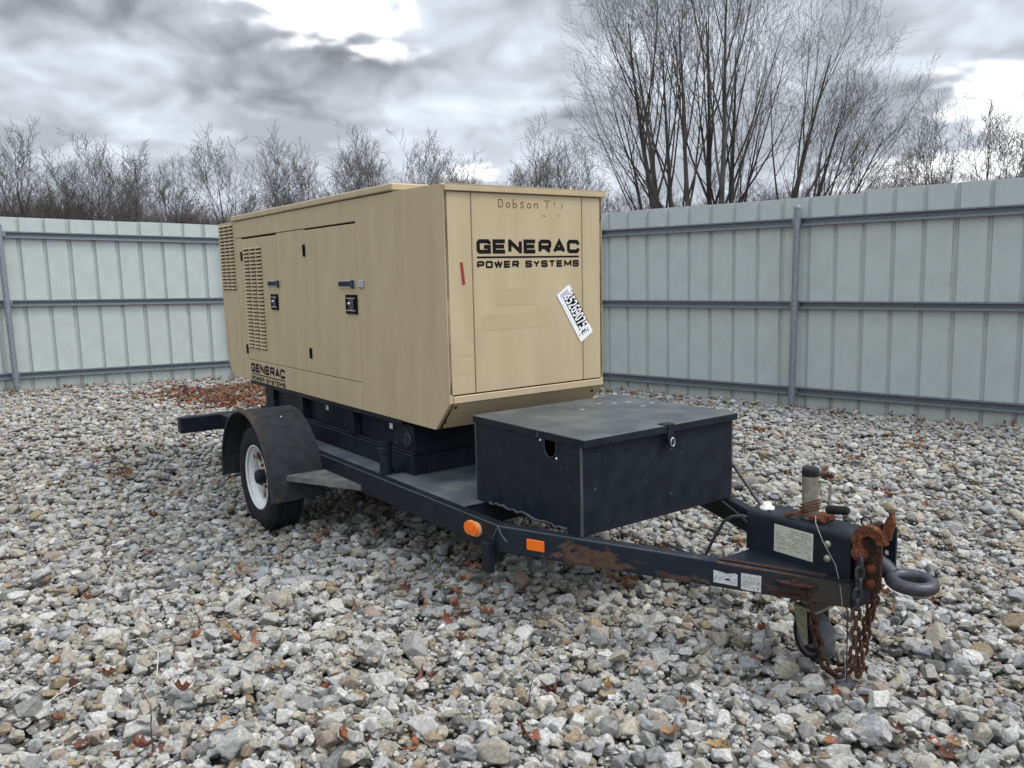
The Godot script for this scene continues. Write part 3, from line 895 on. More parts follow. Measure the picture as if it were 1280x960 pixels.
	b.prism(PackedVector2Array([Vector2(0.65, 1.025), Vector2(0.675, 1.024), Vector2(0.675, 1.028), Vector2(0.65, 1.029)]), 0.0008)
	b.prism(PackedVector2Array([Vector2(0.762, 1.026), Vector2(0.77, 1.026), Vector2(0.769, 1.036), Vector2(0.763, 1.035)]), 0.0008)
	part("handwriting", b, "pen_brown", g).set_meta("kind", "stuff")
	# red tape
	b = MB.new()
	b.prism(PackedVector2Array([Vector2(0.09, 0.773), Vector2(0.108, 0.776), Vector2(0.121, 0.658), Vector2(0.101, 0.655)]), 0.001)
	part("red_tape", b, "decal_red", g, "strip of red tape")
	# slanted number sticker
	var st := Transform3D(Basis(Vector3(0.536, -0.844, 0), Vector3(0.844, 0.536, 0), Vector3(0, 0, 1)), Vector3(0.744, 0.579, 0.002))
	b = MB.new()
	b.prism(PackedVector2Array([Vector2(0.006, 0), Vector2(0.337, 0), Vector2(0.337, 0.106), Vector2(0.33, 0.113), Vector2(0.006, 0.113), Vector2(0, 0.106), Vector2(0, 0.006)]), 0.001, st)
	var sk := part("sticker", b, "decal_white", g, "white sticker with the number 85269075, stuck on at a slant")
	b = MB.new(); b.prism(rect(0.04, 0.03, 0.272, 0.113), 0.0006, st.translated_local(Vector3(0, 0, 0.001))); part("print", b, "decal_black", sk, "", false)
	part("print", text_mesh("85269075", 0.232, 0.078, 0.0006, st.translated_local(Vector3(0.04, 0.0325, 0.0016))), "decal_white", sk, "", false)
	b = text_mesh("E", 0.022, 0.038, 0.0006, st.translated_local(Vector3(0.286, 0.034, 0.001)))
	b.prism(rect(0.29, 0.083, 0.316, 0.088), 0.0006, st.translated_local(Vector3(0, 0, 0.001)))
	b.prism(rect(0.293, 0.012, 0.298, 0.022), 0.0006, st.translated_local(Vector3(0, 0, 0.001)))
	part("print", b, "decal_black", sk, "", false)
	b = MB.new()
	for i in 4:
		b.prism(rect(0.014 + i * 0.006, 0.02, 0.0165 + i * 0.006, 0.085), 0.0006, st.translated_local(Vector3(0, 0, 0.001)))
	for i in 9:
		b.prism(rect(0.075 + i * 0.018, 0.012, 0.083 + i * 0.018, 0.0145), 0.0006, st.translated_local(Vector3(0, 0, 0.001)))
	part("print", b, "decal_blue", sk, "", false)
	# skid base under the housing
	b = MB.new()
	b.box(Vector3(0.085, -0.34, -2.985), Vector3(W - 0.085, -0.14, -0.5), 0.003)
	b.box(Vector3(0.004, -0.166, -3.2), Vector3(W - 0.004, -0.138, -0.56), 0.004)
	b.box(Vector3(0.045, -0.3425, -2.99), Vector3(W - 0.045, -0.329, -0.491), 0.003)
	var skid := part("skid", b, "black_paint", g)
	b = MB.new(); b.box(Vector3(0.05, -0.3285, -0.74), Vector3(0.084, -0.1665, -0.495), 0.003); part("end_plate", b, "black_paint", skid, "", false)
	b = MB.new(); b.box(Vector3(0.05, -0.3285, -2.98), Vector3(0.084, -0.1665, -2.8), 0.003); part("end_plate", b, "black_paint", skid, "", false)
	b = MB.new(); b.box(Vector3(0.086, -0.3285, -0.4985), Vector3(W - 0.086, -0.12, -0.492), 0.002); part("end_plate", b, "black_paint", skid, "", false)
	for z in [-1.32, -2.18]:
		b = MB.new(); b.box(Vector3(0.03, -0.3285, z - 0.045), Vector3(0.084, -0.1665, z + 0.045), 0.004); part("stiffener", b, "black_paint", skid, "", false)
	b = MB.new()
	b.lathe(PackedVector2Array([Vector2(0, 0.005), Vector2(0.035, 0.004), Vector2(0.042, 0.008), Vector2(0.047, 0.0)]), 20, Transform3D(Basis(Vector3.BACK, PI / 2), Vector3(0.049, -0.262, -0.575)), true)
	b.box(Vector3(0.04, -0.29, -0.579), Vector3(0.045, -0.235, -0.571), 0.001)
	part("drain_plug", b, "worn_steel", skid, "", false)
	b = MB.new()
	for p in [[-0.60, -0.2], [-0.69, -0.236], [-0.72, -0.30]]:
		b.lathe(PackedVector2Array([Vector2(0, 0.006), Vector2(0.008, 0.005), Vector2(0.009, 0.0)]), 8, Transform3D(Basis(Vector3.BACK, PI / 2), Vector3(0.049, p[1], p[0])), true)
	part("bolt", b, "worn_steel", skid, "", false)
	b = MB.new(); b.box(Vector3(0.082, -0.235, -1.83), Vector3(0.0845, -0.2, -1.79), 0.0005); b.box(Vector3(0.082, -0.235, -0.86), Vector3(0.0845, -0.2, -0.82), 0.0005); part("white_tag", b, "decal_white", skid, "", false)

# ---------------------------------------------------------------- trailer
func face_tex() -> ImageTexture:
	# paint of the tongue's outer face: black, scraped to rust in two long patches and at the lower edge
	var w := 1024; var h := 96
	var im := Image.create(w, h, false, Image.FORMAT_RGB8)
	var f := FastNoiseLite.new(); f.seed = 6; f.frequency = 0.016; f.fractal_octaves = 5
	var f2 := FastNoiseLite.new(); f2.seed = 7; f2.frequency = 0.05; f2.fractal_octaves = 3
	for y in h:
		for x in w:
			var s := 1.5463 * x / w
			var v := float(y) / h            # 0 top, 1 bottom
			var n := f.get_noise_2d(x, y * 2.2)
			var m := f2.get_noise_2d(x * 0.6, y)
			var a := 0.0
			for p in [[0.47, 0.6, 0.2, 0.42, 1.0], [0.9, 0.84, 0.13, 0.22, 0.85], [1.33, 0.6, 0.12, 0.25, 0.35], [0.3, 0.97, 0.2, 0.08, 0.4], [1.2, 0.02, 0.2, 0.06, 0.7], [0.83, 0.74, 0.08, 0.12, 0.4]]:
				var e := 1.0 - sqrt(pow((s - p[0]) / p[2], 2) + pow((v - p[1]) / p[3], 2))
				a = maxf(a, p[4] * smoothstep(-0.05, 0.25, e + n * 0.85 + m * 0.25))
			var grime := clampf(0.5 + 0.9 * n + 0.3 * m, 0.0, 1.0)
			var c := Color(0.0125, 0.0175, 0.0265).lerp(Color(0.022, 0.026, 0.032), grime * 0.7)
			c = c.lerp(Color(0.055, 0.048, 0.034), smoothstep(1.1, 1.5, s) * 0.55)
			var rr := Color(0.06, 0.034, 0.024).lerp(Color(0.1, 0.062, 0.045), clampf(0.5 + m, 0, 1))
			c = c.lerp(rr, a)
			im.set_pixel(x, y, c.linear_to_srgb())
	return ImageTexture.create_from_image(im)

func uv_along(b: MB, a: Vector3, d: Vector3, ln: float, y0: float, y1: float) -> void:
	for i in b.v.size():
		b.uv[i] = Vector2(clampf((b.v[i] - a).dot(d) / ln, 0.002, 0.998), clampf((y1 - b.v[i].y) / (y1 - y0), 0.01, 0.99))

func trailer() -> void:
	var base := Vector3(0.55, -0.86, -0.8)
	var tr := thing("utility_trailer", "black single-axle steel trailer with round fenders, rusty tongue and tow ring", "trailer", base)
	var b := MB.new()
	for sx in [0, 1]:
		b = MB.new()
		var x0 := -0.145 if sx == 0 else 1.185
		b.box(Vector3(x0, -0.6, -3.62), Vector3(x0 + 0.06, -0.463, 0.60 if sx == 0 else 0.60), 0.006)
		b.prism(PackedVector2Array([Vector2(x0, 0.6), Vector2(x0 + 0.06, 0.6), Vector2(x0 + 0.06, 0.63), Vector2(x0, 0.637)] if sx == 0 else [Vector2(x0, 0.6), Vector2(x0 + 0.06, 0.6), Vector2(x0 + 0.06, 0.637), Vector2(x0, 0.63)]), 0.1365, Transform3D(Basis(Vector3.RIGHT, Vector3.BACK, Vector3.DOWN), Vector3(0, -0.4632, 0)))
		part("frame_rail", b, "black_paint", tr)
	# tongue
	var ft := StandardMaterial3D.new()
	ft.resource_name = "tongue_paint"; ft.albedo_texture = face_tex(); ft.roughness = 0.6; ft.metallic_specular = 0.3; ft.texture_repeat = false
	var ln := 1.5463
	for sx in [0, 1]:
		b = MB.new()
		var d := Vector3(0.39126 if sx == 0 else -0.39126, 0, 0.92028)
		var inn := Vector3(0.92028, 0, -0.39126) if sx == 0 else Vector3(-0.92028, 0, -0.39126)
		var a := Vector3(-0.145 if sx == 0 else 1.245, 0, 0.6375)
		var e := 0.006
		# rounded-edge tube: outer face, chamfers, top, inner, bottom
		var sec := [[0.0, -0.594], [0.0, -0.469], [e, -0.463], [0.06 - e, -0.463], [0.06, -0.469], [0.06, -0.594], [0.06 - e, -0.6], [e, -0.6]]
		for i in sec.size():
			var p: Array = sec[i]; var q: Array = sec[(i + 1) % sec.size()]
			var c := []
			for w in [[p, 0.0], [q, 0.0], [q, ln], [p, ln]]:
				var yy: float = w[0][1]
				if yy < -0.5:
					yy += 0.01 + 0.026 * w[1] / ln
				c.append(a + d * w[1] + inn * w[0][0] + Vector3(0, yy, 0))
			var mid := Vector2(0.03, -0.53)
			var o2 := Vector2((p[0] + q[0]) * 0.5, (p[1] + q[1]) * 0.5) - mid
			o2 = Vector2(q[1] - p[1], p[0] - q[0]) * signf(Vector2(q[1] - p[1], p[0] - q[0]).dot(o2))
			b.quad(c[0], c[1], c[2], c[3], inn * o2.x + Vector3.UP * o2.y)
		for w in [0.0, ln]:
			for i in range(1, 7):
				var c := []
				for k in [0, i, i + 1]:
					var yy: float = sec[k][1]
					if yy < -0.5:
						yy += 0.01 + 0.026 * w / ln
					c.append(a + d * w + inn * sec[k][0] + Vector3(0, yy, 0))
				b.flat(c[0], c[1], c[2], d * (1.0 if w > 0.0 else -1.0))
		uv_along(b, a, d, ln, -0.6, -0.463)
		part("tongue_rail", b, ft if sx == 0 else M.black_paint, tr, "tongue rail scraped to bare rust" if sx == 0 else "")
	# deck, crossbeams, bumper
	b = MB.new(); b.box(Vector3(-0.0845, -0.474, -3.6), Vector3(1.1845, -0.4665, 0.235), 0.002); part("deck_plate", b, "dusty_black", tr)
	for z in [0.17, -0.9, -2.2, -3.2]:
		b = MB.new(); b.box(Vector3(-0.0845, -0.595, z), Vector3(1.1845, -0.476, z + 0.06), 0.004); part("crossbeam", b, "black_paint", tr)
	b = MB.new(); b.box(Vector3(-0.485, -0.6, -3.722), Vector3(1.585, -0.463, -3.622), 0.008); part("rear_bumper", b, "black_paint", tr)
	# beams that carry the generator
	for x in [0.042, 0.958]:
		b = MB.new(); b.box(Vector3(x, -0.4665, -3.1), Vector3(x + 0.1, -0.346, -0.503), 0.005); part("support_beam", b, "black_paint", tr)
	b = MB.new(); b.box(Vector3(0.143, -0.4665, -0.603), Vector3(0.957, -0.3465, -0.5035), 0.004); part("support_beam", b, "black_paint", tr)
	# pipe stub on the rail
	b = MB.new()
	var pt := Transform3D(Basis.IDENTITY, Vector3(-0.06, -0.463, -0.655))
	b.lathe(PackedVector2Array([Vector2(0, 0), Vector2(0.037, 0), Vector2(0.037, 0.125), Vector2(0.044, 0.127), Vector2(0.044, 0.158), Vector2(0.04, 0.162), Vector2(0.04, 0.2), Vector2(0.033, 0.202), Vector2(0.032, 0.185), Vector2(0, 0.185)]), 20, pt)
	b.box(Vector3(-0.02, -0.462, -0.69), Vector3(0.04, -0.425, -0.62), 0.004)
	part("stake_pipe", b, "black_paint", tr)
	# lights and reflector
	b = MB.new()
	var lt := on_side(0.4305, -0.5215, -0.145)
	var oval := PackedVector2Array()
	for p in arc_pts(Vector2(0.028, 0.0), 0.0345, -PI / 2, PI / 2, 8):
		oval.append(p)
	for p in arc_pts(Vector2(-0.028, 0.0), 0.0345, PI / 2, PI * 1.5, 8):
		oval.append(p)
	b.prism(oval, 0.014, lt)
	var ml := part("marker_light", b, "amber_base", tr, "oval amber marker light")
	b = MB.new()
	var inner := PackedVector2Array()
	for p in oval:
		inner.append(p * 0.9)
	b.prism(inner, 0.012, lt.translated_local(Vector3(-0.004, 0, 0.014)))
	b.prism(rect(-0.03, -0.012, 0.03, 0.012), 0.004, lt.translated_local(Vector3(-0.004, 0, 0.026)))
	part("lens", b, "amber", ml, "", false)
	var td := Vector3(0.39126, 0, 0.92028)
	var tn := Vector3(-0.92028, 0, 0.39126)
	var tf := Transform3D(Basis(td, Vector3.UP, tn), Vector3(-0.145, 0, 0.6375))
	b = MB.new(); b.box(Vector3(0.15, -0.552, -0.001), Vector3(0.242, -0.5, 0.006), 0.003, tf)
	part("reflector", b, "amber", tr, "rectangular amber reflector")
	b = MB.new()
	b.prism(PackedVector2Array([Vector2(1.024, -0.552), Vector2(1.122, -0.553), Vector2(1.122, -0.505), Vector2(1.112, -0.501), Vector2(1.08, -0.508), Vector2(1.05, -0.503), Vector2(1.024, -0.501)]), 0.001, tf)
	var lb := part("label", b, "label_white", tr, "torn white label with nothing legible")
	b = MB.new(); b.prism(PackedVector2Array([Vector2(1.07, -0.535), Vector2(1.094, -0.534), Vector2(1.088, -0.527), Vector2(1.075, -0.528)]), 0.0005, tf.translated_local(Vector3(0, 0, 0.001))); part("stain", b, "decal_black", lb, "", false)
	b = MB.new(); b.prism(rect(1.136, -0.562, 1.216, -0.494), 0.001, tf)
	lb = part("label", b, "label_white", tr, "square white label, print worn away")
	b = MB.new()
	for i in 6:
		b.prism(rect(1.143, -0.508 - i * 0.008, 1.143 + [0.05, 0.06, 0.045, 0.055, 0.03, 0.05][i], -0.5065 - i * 0.008), 0.0004, tf.translated_local(Vector3(0, 0, 0.001)))
	b.prism(rect(1.2, -0.532, 1.208, -0.523), 0.0004, tf.translated_local(Vector3(0, 0, 0.001)))
	b.prism(rect(1.2, -0.552, 1.207, -0.545), 0.0004, tf.translated_local(Vector3(0, 0, 0.001)))
	part("print", b, "label_ink", lb, "", false)
	# leg below the kink
	b = MB.new(); b.box(Vector3(-0.185, -0.70, 0.54), Vector3(-0.146, -0.55, 0.60), 0.005); b.box(Vector3(-0.145, -0.66, 0.545), Vector3(-0.09, -0.601, 0.595), 0.005)
	part("stand_bracket", b, "black_paint", tr)
	b = MB.new()
	b.tube(PackedVector3Array([Vector3(-0.1435, -0.4645, -3.5), Vector3(-0.1435, -0.4645, -1.0), Vector3(-0.1435, -0.4645, 0.63), Vector3(0.24, -0.4645, 1.53)]), PackedFloat32Array([0.0022]), 6)
	part("worn_edge", b, "dusty_black", tr)
	# weld seams on the kink
	b = MB.new()
	b.tube(PackedVector3Array([Vector3(-0.147, -0.463, 0.632), Vector3(-0.1478, -0.5, 0.66), Vector3(-0.138, -0.53, 0.69)]), PackedFloat32Array([0.003]), 5)
	b.tube(PackedVector3Array([Vector3(-0.1455, -0.465, 0.632), Vector3(-0.1465, -0.51, 0.60), Vector3(-0.1465, -0.54, 0.58)]), PackedFloat32Array([0.003]), 5)
	part("weld", b, "dusty_black", tr)
	axle_side(tr, 0); axle_side(tr, 1)
	b = MB.new(); b.box(Vector3(-0.22, -0.677, -1.835), Vector3(1.32, -0.597, -1.755), 0.01); part("axle", b, "black_paint", tr)
	coupler(tr)

func axle_side(tr: Node3D, side: int) -> void:
	var fx := func(x: float) -> float: return x if side == 0 else 1.1 - x
	var out := -1.0 if side == 0 else 1.0
	# fender
	var b := MB.new()
	var c := Vector2(-1.893, -0.7)      # z, y
	var R := 0.514
	var pts := []
	pts.append([Vector2(c.x - R, -0.728), Vector2(-1, 0)])
	for i in 25:
		var a := PI - PI * i / 24.0
		pts.append([c + Vector2(cos(a), sin(a)) * R, Vector2(cos(a), sin(a))])
	pts.append([Vector2(c.x + R, -0.728), Vector2(1, 0)])
	var nz := FastNoiseLite.new(); nz.seed = 3; nz.frequency = 7.0; nz.fractal_octaves = 4
	var xs := []
	for i in 13:
		xs.append(lerpf(-0.51, -0.148, i / 12.0))
	for i in pts.size() - 1:
		for j in 12:
			for th in [0.0, 0.005]:
				var vv := []; var nn := []; var cc := []
				for e in [[i, j], [i + 1, j], [i + 1, j + 1], [i, j + 1]]:
					var p: Vector2 = pts[e[0]][0] - pts[e[0]][1] * th
					var x: float = xs[e[1]]
					vv.append(Vector3(fx.call(x), p.y, p.x)); nn.append(Vector3(0, pts[e[0]][1].y, pts[e[0]][1].x) * (1.0 if th == 0.0 else -1.0))
					var k := 0.5 + nz.get_noise_3d(x * 0.7, p.y, p.x)
					var edge := smoothstep(-0.455, -0.51, x) * smoothstep(-2.1, -1.95, p.x) * smoothstep(-1.45, -1.68, p.x)
					var low := smoothstep(-0.56, -0.7, p.y) * smoothstep(-1.6, -1.4, p.x) * 0.45 * smoothstep(-0.3, -0.52, x)
					var rust := clampf(edge * 1.6 * (k + 0.2) + low * k, 0.0, 1.0) if th == 0.0 else 0.0
					var base := Color(0.034, 0.036, 0.04).lerp(Color(0.044, 0.045, 0.047), clampf(k, 0, 1))
					cc.append(base.lerp(Color(0.13, 0.07, 0.04), rust * 0.8))
				var at := b.v.size()
				b.tri(vv[0], vv[1], vv[2], nn[0], nn[1], nn[2])
				for q in 3:
					for w in 3:
						if b.v[at + q].is_equal_approx(vv[w]):
							b.col[at + q] = cc[w]
				at = b.v.size()
				b.tri(vv[0], vv[2], vv[3], nn[0], nn[2], nn[3])
				for q in 3:
					for w in [0, 2, 3]:
						if b.v[at + q].is_equal_approx(vv[w]):
							b.col[at + q] = cc[w]
	var f := part("fender", b, "fender_paint", tr, "near fender with rust on its upper edge" if side == 0 else "")
	b = MB.new()
	var lip := PackedVector3Array()
	for p in pts:
		var q: Vector2 = p[0] - p[1] * 0.006
		lip.append(Vector3(fx.call(-0.509), q.y, q.x))
	b.tint = Color(0.05, 0.05, 0.052)
	b.tube(lip, PackedFloat32Array([0.0085]), 8)
	part("rolled_edge", b, "fender_paint", f, "", false)
	if side == 0:
		b = MB.new(); b.lathe(PackedVector2Array([Vector2(0, 0.007), Vector2(0.006, 0.006), Vector2(0.01, 0.0)]), 8, Transform3D(Basis(Vector3.RIGHT, 0.55), Vector3(-0.3, -0.223, -1.70)), true)
		part("rivet", b, "zinc", f, "", false)
	# step plate between fender and rail
	b = MB.new()
	var tri := PackedVector2Array([Vector2(fx.call(-0.41), -1.377), Vector2(fx.call(-0.146), -1.377), Vector2(fx.call(-0.146), -0.83)])
	b.prism(tri, 0.036, Transform3D(Basis(Vector3.RIGHT, Vector3.BACK, Vector3.DOWN), Vector3(0, -0.555, 0)))
	part("step_plate", b, "dusty_plate", tr)
	# wheel
	var wc := Vector3(fx.call(-0.365), -0.637, -1.795)
	var wt := Transform3D(Basis(Vector3(0, 0, 1), Vector3(out, 0, 0), Vector3(0, 1, 0)), wc)   # lathe axis y -> outwards
	wt.basis = Basis(Vector3(0, 1, 0), Vector3(out, 0, 0), Vector3(0, 0, -out))
	b = MB.new()
	b.lathe(PackedVector2Array([Vector2(0.214, -0.098), Vector2(0.236, -0.106), Vector2(0.28, -0.112), Vector2(0.322, -0.107), Vector2(0.35, -0.092), Vector2(0.364, -0.07), Vector2(0.368, -0.045), Vector2(0.37, 0.0), Vector2(0.368, 0.045), Vector2(0.364, 0.07), Vector2(0.35, 0.092), Vector2(0.322, 0.107), Vector2(0.28, 0.112), Vector2(0.236, 0.106), Vector2(0.218, 0.096)]), 60, wt, true)
	var disc := MB.new()
	disc.lathe(PackedVector2Array([Vector2(0.0, -0.03), Vector2(0.085, -0.03), Vector2(0.09, 0.036), Vector2(0.085, 0.047), Vector2(0.0, 0.047)]), 24, wt)
	var wheel := part("wheel", disc, "cream_rim", tr)
	part("tyre", b, "rubber", wheel, "", false)
	b = MB.new()
	for k in 5:                    # tread ribs
		var o := -0.078 + k * 0.039
		b.lathe(PackedVector2Array([Vector2(0.362, o - 0.015), Vector2(0.3735, o - 0.013), Vector2(0.3735, o + 0.013), Vector2(0.362, o + 0.015)]), 60, wt)
	part("tread", b, "rubber", wheel, "", false)
	b = MB.new()
	b.lathe(PackedVector2Array([Vector2(0.214, -0.09), Vector2(0.186, -0.05), Vector2(0.18, 0.0), Vector2(0.184, 0.045), Vector2(0.193, 0.072), Vector2(0.212, 0.08), Vector2(0.2235, 0.093), Vector2(0.2235, 0.1), Vector2(0.2165, 0.1), Vector2(0.211, 0.09)]), 48, wt, true)
	part("rim", b, "white_rim", wheel, "", false)
	for k in 8:
		b = MB.new()
		var a := TAU * k / 8.0 + 0.2
		var bs := wt.basis * Basis(Vector3.UP, a)
		b.prism(PackedVector2Array([Vector2(0.075, -0.026), Vector2(0.14, -0.02), Vector2(0.183, -0.04), Vector2(0.183, 0.04), Vector2(0.14, 0.02), Vector2(0.075, 0.026)]), 0.008, Transform3D(bs * Basis(Vector3.RIGHT, Vector3.BACK, Vector3.DOWN), wc + wt.basis.y * 0.04))
		part("spoke", b, "cream_rim", wheel, "", false)
	b = MB.new(); b.lathe(PackedVector2Array([Vector2(0.05, 0.03), Vector2(0.05, 0.085), Vector2(0.044, 0.1), Vector2(0.02, 0.106), Vector2(0, 0.106)]), 20, wt, true)
	b.lathe(PackedVector2Array([Vector2(0.09, -0.08), Vector2(0.1795, -0.08), Vector2(0.1795, -0.005), Vector2(0.06, -0.005)]), 24, wt)
	part("hub", b, "black_paint", wheel, "", false)
	for k in 5:
		b = MB.new()
		var a := TAU * k / 5.0
		b.lathe(PackedVector2Array([Vector2(0.011, 0.0), Vector2(0.011, 0.014), Vector2(0.006, 0.018), Vector2(0, 0.018)]), 6, Transform3D(wt.basis, wc + wt.basis * Vector3(cos(a) * 0.078, 0.046, sin(a) * 0.078)))
		part("lug_nut", b, "rust" if k == 3 else "worn_steel", wheel, "", false)
	b = MB.new()
	for q in [[0.165, 0.0405, 4.0, 0.024], [0.15, 0.0405, 4.15, 0.016], [0.181, 0.06, 3.85, 0.014]]:
		b.lathe(PackedVector2Array([Vector2(0, 0.0035), Vector2(q[3], 0.003), Vector2(q[3] * 1.1, 0.0)]), 8, Transform3D(wt.basis, wc + wt.basis * Vector3(cos(q[2] - PI / 2 + PI) * q[0], q[1], sin(q[2] - PI / 2 + PI) * q[0])), true)
	part("rust_spot", b, "rust", wheel, "", false)

func coupler(tr: Node3D) -> void:
	var b := MB.new()
	b.prism(PackedVector2Array([Vector2(0.274, 1.59), Vector2(0.826, 1.59), Vector2(0.658, 2.06), Vector2(0.454, 2.06)]), 0.006, Transform3D(Basis(Vector3.RIGHT, Vector3.BACK, Vector3.DOWN), Vector3(0, -0.4565, 0)))
	part("gusset_plate", b, "black_paint", tr)
	b = MB.new()
	b.box(Vector3(0.0, -0.0005, -0.004), Vector3(0.4, 0.0008, 0.016), 0.0002, Transform3D(Basis(Vector3(0.38, 0, 0.925), Vector3.UP, Vector3(0.925, 0, -0.38)), Vector3(0.287, -0.4562, 1.605)))
	part("rust_streak", b, "dark_rust", tr)
	b = MB.new(); b.box(Vector3(0.462, -0.57, 2.058), Vector3(0.638, -0.463, 2.068), 0.002); part("end_plate", b, "black_paint", tr)
	# brake actuator housing, rounded upper edges
	var sec := PackedVector2Array()
	sec.append_array([Vector2(0.468, -0.456), Vector2(0.632, -0.456)])
	for p in arc_pts(Vector2(0.607, -0.31), 0.025, 0.0, PI / 2, 6):
		sec.append(p)
	for p in arc_pts(Vector2(0.493, -0.31), 0.025, PI / 2, PI, 6):
		sec.append(p)
	b = MB.new()
	b.prism(sec, 0.475, Transform3D(Basis.IDENTITY, Vector3(0, 0, 1.575)))
	var act := part("brake_actuator", b, "black_paint", tr)
	b = MB.new(); b.box(Vector3(0.4665, -0.431, 1.713), Vector3(0.468, -0.318, 1.892), 0.0003)
	var pl := part("label_plate", b, "label_cream", act, "cream instruction plate with faint print", false)
	b = MB.new()
	var lr := RandomNumberGenerator.new(); lr.seed = 12
	for i in 11:
		var y := -0.33 - i * 0.0088
		var z := 1.722
		if i in [0, 1]:
			z = 1.79
		while z < 1.875:
			var w := lr.randf_range(0.006, 0.03)
			if lr.randf() < (0.85 if i < 3 or i == 6 else 0.5):
				b.box(Vector3(0.4661, y - 0.0014, z), Vector3(0.4666, y + 0.0014, minf(z + w, 1.884)), 0.0001)
			z += w + 0.005
	part("print", b, "label_ink", pl, "", false)
	for y in [-0.342, -0.399]:
		b = MB.new(); b.lathe(PackedVector2Array([Vector2(0, 0.012), Vector2(0.01, 0.011), Vector2(0.015, 0.004), Vector2(0.015, 0.0)]), 12, Transform3D(Basis(Vector3.BACK, PI / 2), Vector3(0.468, y, 1.955)), true)
		part("bolt_head", b, "zinc", act, "", false)
	b = MB.new()
	b.lathe(PackedVector2Array([Vector2(0.03, 0), Vector2(0.03, 0.008), Vector2(0.02, 0.012), Vector2(0.018, 0.022), Vector2(0.011, 0.028), Vector2(0, 0.029)]), 14, Transform3D(Basis.IDENTITY, Vector3(0.53, -0.285, 1.63)), true)
	part("filler_cap", b, "knob_white", act, "white filler cap", false)
	b = MB.new(); b.lathe(PackedVector2Array([Vector2(0.01, 0), Vector2(0.009, 0.006), Vector2(0, 0.007)]), 8, Transform3D(Basis.IDENTITY, Vector3(0.50, -0.285, 1.665)), true); part("bolt_head", b, "black_paint", act, "", false)
	# hitch channel: back plate and two flanges with holes
	b = MB.new()
	b.box(Vector3(0.482, -0.49, 2.069), Vector3(0.618, -0.25, 2.082), 0.003)
	var ch := part("hitch_channel", b, "dark_rust", tr)
	b = MB.new()
	var prof := PackedVector2Array([Vector2(2.07, -0.47), Vector2(2.15, -0.478), Vector2(2.168, -0.462), Vector2(2.168, -0.27), Vector2(2.15, -0.252), Vector2(2.07, -0.252)])
	b.prism(prof, 0.013, on_side(0, 0, 0.482)); part("flange", b, "dark_rust", ch, "", false)
	# far flange with two through holes: strips round the holes
	b = MB.new()
	for r in [[2.07, -0.455, 2.095, -0.262], [2.113, -0.455, 2.14, -0.262], [2.095, -0.455, 2.113, -0.378], [2.095, -0.360, 2.113, -0.318], [2.095, -0.3, 2.113, -0.262]]:
		b.box(Vector3(0.618, r[1], r[0]), Vector3(0.63, r[3], r[2]), 0.001)
	part("flange", b, "black_paint", ch, "black flange with two bright holes", false)
	for y in [-0.388, -0.445]:
		b = MB.new(); b.lathe(PackedVector2Array([Vector2(0, 0.02), Vector2(0.01, 0.018), Vector2(0.012, 0.012), Vector2(0.019, 0.011), Vector2(0.019, 0.0)]), 6, Transform3D(Basis(Vector3.BACK, PI / 2), Vector3(0.469, y, 2.135)))
		part("bolt_head", b, "rust", ch, "", false)
	# grab hook at the top of the channel
	b = MB.new()
	var hook := PackedVector2Array()
	for p in arc_pts(Vector2(2.132, -0.29), 0.066, deg_to_rad(222), deg_to_rad(8), 16):
		hook.append(p)
	for p in arc_pts(Vector2(2.134, -0.292), 0.031, deg_to_rad(8), deg_to_rad(215), 12):
		hook.append(p)
	b.prism(hook, 0.024, on_side(0, 0, 0.468))
	b.prism(PackedVector2Array([Vector2(2.168, -0.24), Vector2(2.197, -0.268), Vector2(2.212, -0.2), Vector2(2.204, -0.166), Vector2(2.184, -0.19)]), 0.02, on_side(0, 0, 0.485))
	b.lathe(PackedVector2Array([Vector2(0, 0.03), Vector2(0.024, 0.028), Vector2(0.03, 0.02), Vector2(0.03, 0.0)]), 14, Transform3D(Basis(Vector3.BACK, PI / 2), Vector3(0.4685, -0.34, 2.092)), true)
	var hk := part("grab_hook", b, "rust", ch, "orange-rusted grab hook", false)
	b = MB.new(); b.prism(PackedVector2Array([Vector2(2.122, -0.335), Vector2(2.146, -0.335), Vector2(2.148, -0.29), Vector2(2.122, -0.285)]), 0.001, on_side(0, 0, 0.469)); part("slot", b, "dark_gap", ch, "", false)
	b = MB.new(); b.lathe(PackedVector2Array([Vector2(0, 0.034), Vector2(0.018, 0.03), Vector2(0.026, 0.02), Vector2(0.026, 0.0)]), 12, Transform3D(Basis(Vector3.BACK, PI / 2), Vector3(0.468, -0.345, 2.095)), true)
	part("hook_pin", b, "rust", ch, "", false)
	b = MB.new()
	var rg := PackedVector3Array()
	for i in 14:
		var a := TAU * i / 14
		rg.append(Vector3(0.6 + cos(a) * 0.004, -0.262 + sin(a) * 0.018, 2.03 + cos(a) * 0.018))
	b.tube(rg, PackedFloat32Array([0.0035]), 6, true)
	part("split_ring", b, "black_paint", act, "", false)
	# tow ring
	b = MB.new()
	var ring := PackedVector3Array()
	var tilt := Basis(Vector3.RIGHT, 0.05)
	for i in 28:
		var a := TAU * i / 28
		ring.append(Vector3(0.55, -0.428, 2.243) + tilt * Vector3(cos(a) * 0.066, 0, sin(a) * 0.068))
	b.tube(ring, PackedFloat32Array([0.0245]), 14, true)
	b.tube(PackedVector3Array([Vector3(0.55, -0.392, 2.08), Vector3(0.55, -0.392, 2.11), Vector3(0.55, -0.405, 2.14), Vector3(0.55, -0.42, 2.172)]), PackedFloat32Array([0.036, 0.037, 0.036, 0.028]), 14)
	part("tow_ring", b, "worn_steel", tr, "forged steel tow ring")
	# jack
	b = MB.new()
	var jt := Transform3D(Basis(Vector3.BACK, 0.02), Vector3(0.55, -0.30, 1.82))
